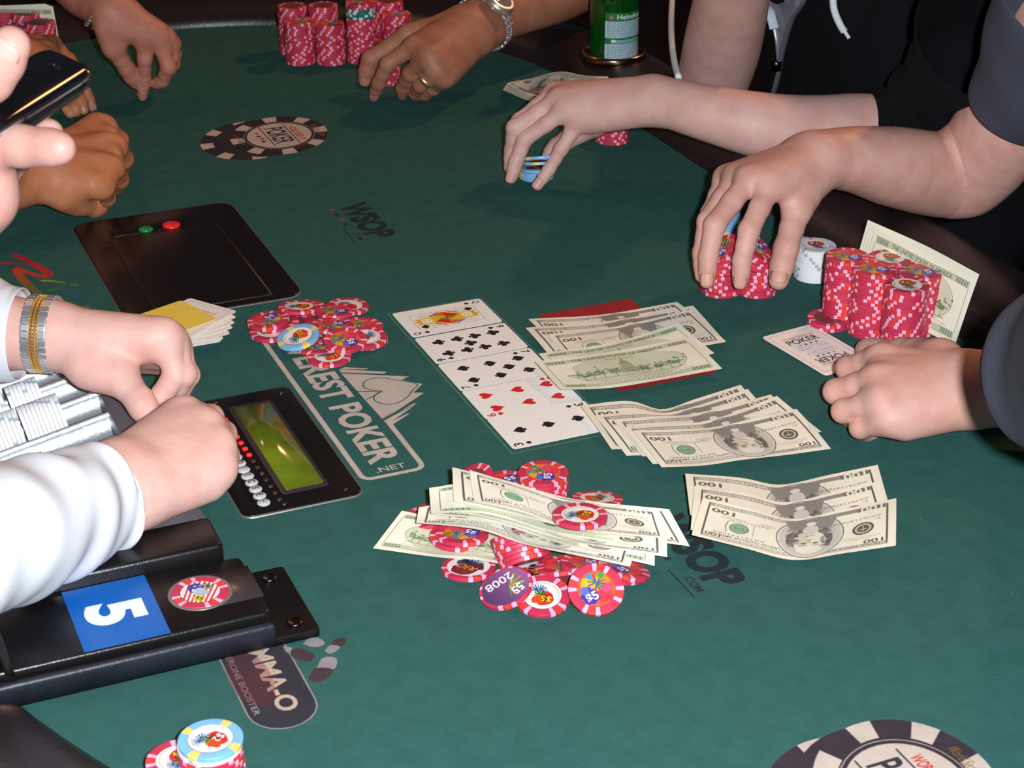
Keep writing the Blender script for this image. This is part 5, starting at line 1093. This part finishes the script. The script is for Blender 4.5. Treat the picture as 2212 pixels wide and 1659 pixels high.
v, f = zf(prism(rrect(-PW / 2 - .6, PW / 2 + .6, -57.6, 57.6, 10.6, 8), -2.2, .6, .6)); loc_obj('chrome_rim', v, f, M_chr, phone)
P_ = rrect(-PW / 2, PW / 2, -57, 57, 10.4, 8); rings = []; vv = []; ff = []
for k, (sc_, z) in enumerate(((1, -2), (.985, -5), (.93, -8), (.82, -10.2), (.6, -11.6))): vv += [(a * sc_, b * (1 - (1 - sc_) * .6), z) for a, b in P_]
m_ = len(P_)
for k in range(4):
    for i in range(m_): j = (i + 1) % m_; ff.append((k * m_ + j, k * m_ + i, (k + 1) * m_ + i, (k + 1) * m_ + j))
ff.append(tuple(4 * m_ + i for i in range(m_ - 1, -1, -1)))
v, f = zf((vv, ff)); loc_obj('back_shell', v, f, mat('phone_back', (12, 12, 15), .22, spec=.6), phone)
v, f = zf(prism(rrect(-5.5, 5.5, 46.5, 48.7, 1), 2.2, 2.4)); loc_obj('earpiece', v, f, M_chr, phone)
HP = hand(1, (-170, 440, 345), [(-66, 318, 384), (-52, 352, 374), (-38, 396, 364), (-26, 440, 352)],
          [[(50, 316, 388), (104, 318, 390), (150, 322, 392)], [(40, 296, 364), (80, 290, 370), (112, 288, 380)], [(20, 330, 342), (60, 306, 350), (90, 296, 362)], [(6, 372, 330), (40, 340, 336), (64, 322, 346)]],
          [(-150, 330, 370), (-90, 242, 400), (-24, 168, 428), (40, 72, 452)], [((-290, 500, 320), .031), ((-420, 580, 290), .04)], sc=1.2, wr=.033, name='phone', thick=1.15)
body(pp, [HP], SK['rosy'], .0018)
# ------------------------------------------------------------------ watches, ring, nails
def bracelet(name, hnd, wp, label, M1, M2, ra, rb, wd=.014, nl=30, cols=3, out=None, turn=0.0):
    """metal link bracelet round a wrist: wp = point on the arm"""
    nr, la, fw, _ = hnd[3]; c = V3(wp); d = unit(c - V3(hnd_w[name])) if False else unit(fw); la = unit(la - d * (la @ d)); nr = unit(np.cross(d, la)); nr = nr if nr @ hnd[3][0] > 0 else -nr
    e = empty('wristwatch', Vector(c), label, 'watch')
    bv, bf = prism(rrect(-.5, .5, -.5, .5, .16, 3), -.5, .5, .16)
    def me_(sx, sy, sz, m, nm):
        me = bpy.data.meshes.new(nm); me.from_pydata([(a * sx, b * sy, q * sz) for a, b, q in bv], [], bf); me.materials.append(m); return me
    per = 2 * math.pi * (ra + rb) / 2 / nl
    A = me_(per * .9, wd * .36, .0030, M1, 'outer_link'); B = me_(per * .42, wd * .12, .0032, M2, 'centre_bead')
    for i in range(nl):
        for k in ((-1, A, 'outer_link', 0), (1, A, 'outer_link', 0), (-.26, B, 'centre_bead', .0), (0, B, 'centre_bead', .5), (.26, B, 'centre_bead', 0), (-.26, B, 'centre_bead', .5), (0, B, 'centre_bead', 0), (.26, B, 'centre_bead', .5))[:2 if cols < 3 else 8]:
            a = 2 * math.pi * (i + k[3]) / nl; p = la * ra * math.cos(a) + nr * rb * math.sin(a); rn = unit(la * math.cos(a) / ra + nr * math.sin(a) / rb); tg = unit(np.cross(d, rn)); off = d * wd * (.33 * k[0] if abs(k[0]) == 1 else k[0] * .6)
            o = bpy.data.objects.new(k[2], k[1]); C.objects.link(o); o.parent = e; Mz = Matrix((Vector(tg), Vector(d), Vector(rn))).transposed().to_4x4(); Mz.translation = Vector(p + off); o.matrix_local = Mz
    return e, c, d, la, nr
M_gold = mat('gold_link', (236, 194, 116), .38, metal=.85); M_steel = mat('steel_link', (222, 222, 226), .36, metal=.85)
bracelet('gold', HL, (96, 722, 74), 'gold and steel link bracelet watch on the left wrist of the dealer', M_steel, M_gold, .0365, .0305, .0205, 34)
e, c, d, la, nr = bracelet('steel', HW, (1046, 48, 79), 'steel chronograph watch with black dial on the far right-hand wrist', M_steel, M_steel, .0375, .0315, .015, 28)
cc = c - nr * .034; Rm = Matrix((Vector(la), Vector(np.cross(-nr, la)), Vector(-nr))).transposed().to_4x4()
def on_case(nm, prof, m, n=36):
    v, f = lathe(prof, n); q = [tuple(Vector(cc) + (Rm.to_3x3() @ Vector(p))) for p in mm(v)]; return obj(nm, q, f, m, e)
on_case('case', [(18, -2), (20, 0), (20, 5), (18.4, 7.6), (16.8, 8)], M_steel); on_case('bezel', [(16.6, 7), (19.4, 7.4), (18.8, 9), (16.4, 9.2)], M_steel)
on_case('dial', [(16.6, 7.6), (.01, 7.7)], mat('dial_black', (20, 20, 26), .3)); on_case('crystal', [(16.4, 8.6), (12, 9.6), (6, 10.1), (.01, 10.3)], mat('crystal', (240, 244, 255), .03, trans=1, spec=.6))
v, f = lathe([(2.6, -2), (2.6, 2.4), (.01, 2.6)], 14); q = [tuple(Vector(cc) + Vector(d) * -.0 + (Rm.to_3x3() @ Vector((a_, -21.5 * .001 - c_ * .001, .003 + b_ * .001 - 0)))) for a_, b_, c_ in [(x * .001, y, z) for x, y, z in v]]
obj('crown', q, f, M_steel, e)
bracelet('strap', HT, (214, 12, 121), 'slim steel watch bracelet on the wrist at the upper left', M_steel, mat('dark_link', (50, 52, 60), .25, metal=1), .034, .028, .012, 26)
i_ = HW[2][2]; a_ = V3((944, 150, 58)); b_ = i_[3]; rp = a_ * .45 + b_ * .55; ax_ = unit(b_ - a_); s1 = unit(np.cross(ax_, [0, 0, 1])); s2 = np.cross(ax_, s1); v = []; f = []
pr = [(-3.2, 10.4), (-3, 12), (0, 12.9), (3, 12), (3.2, 10.4), (0, 10.2)]
for k in range(36):
    q = 2 * math.pi * k / 36
    for x, r in pr: v.append(rp + ax_ * x * .001 + (s1 * math.cos(q) + s2 * math.sin(q)) * r * .001 * 1.0)
for k in range(36):
    for j in range(6): f.append((k * 6 + j, k * 6 + (j + 1) % 6, ((k + 1) % 36) * 6 + (j + 1) % 6, ((k + 1) % 36) * 6 + j))
tag(obj('finger_ring', v, f, mat('ring_gold', (248, 224, 172), .3, metal=.9)), 'shiny gold and silver ring on the finger of the far hand gripping chips', 'ring')
CAMP = np.array((0, 0, TZ + H0))
def nails(person, hnd, which, m=M_nail, mixn=.35):
    for k in which: t = hnd[2][k][1]; nail(person, hnd[2][k], unit(CAMP - t) * (1 - mixn) - hnd[3][0] * mixn, m)
M_nb = mat('nail_tan', (208, 152, 136), .4, spec=.4); M_nr = mat('nail_brown', (176, 122, 106), .4, spec=.4)
nails(pg, GR, (0, 1, 4), M_nb, .2); nails(ph_, HH, (3, 2), mat('nail_pale', (214, 158, 148), .5), .6); nails(pw, HW, (0, 4), M_nr); nails(pt, HT, (0, 4), M_nr); nails(pp, HP, (4,), M_nail, .3); nails(pf, HB, (0, 1), M_nr); nails(pf, HF, (4,), M_nr, 0)
if __import__('os').environ.get('HANDCHK'):
    for c in CHECK: print('HC', c)
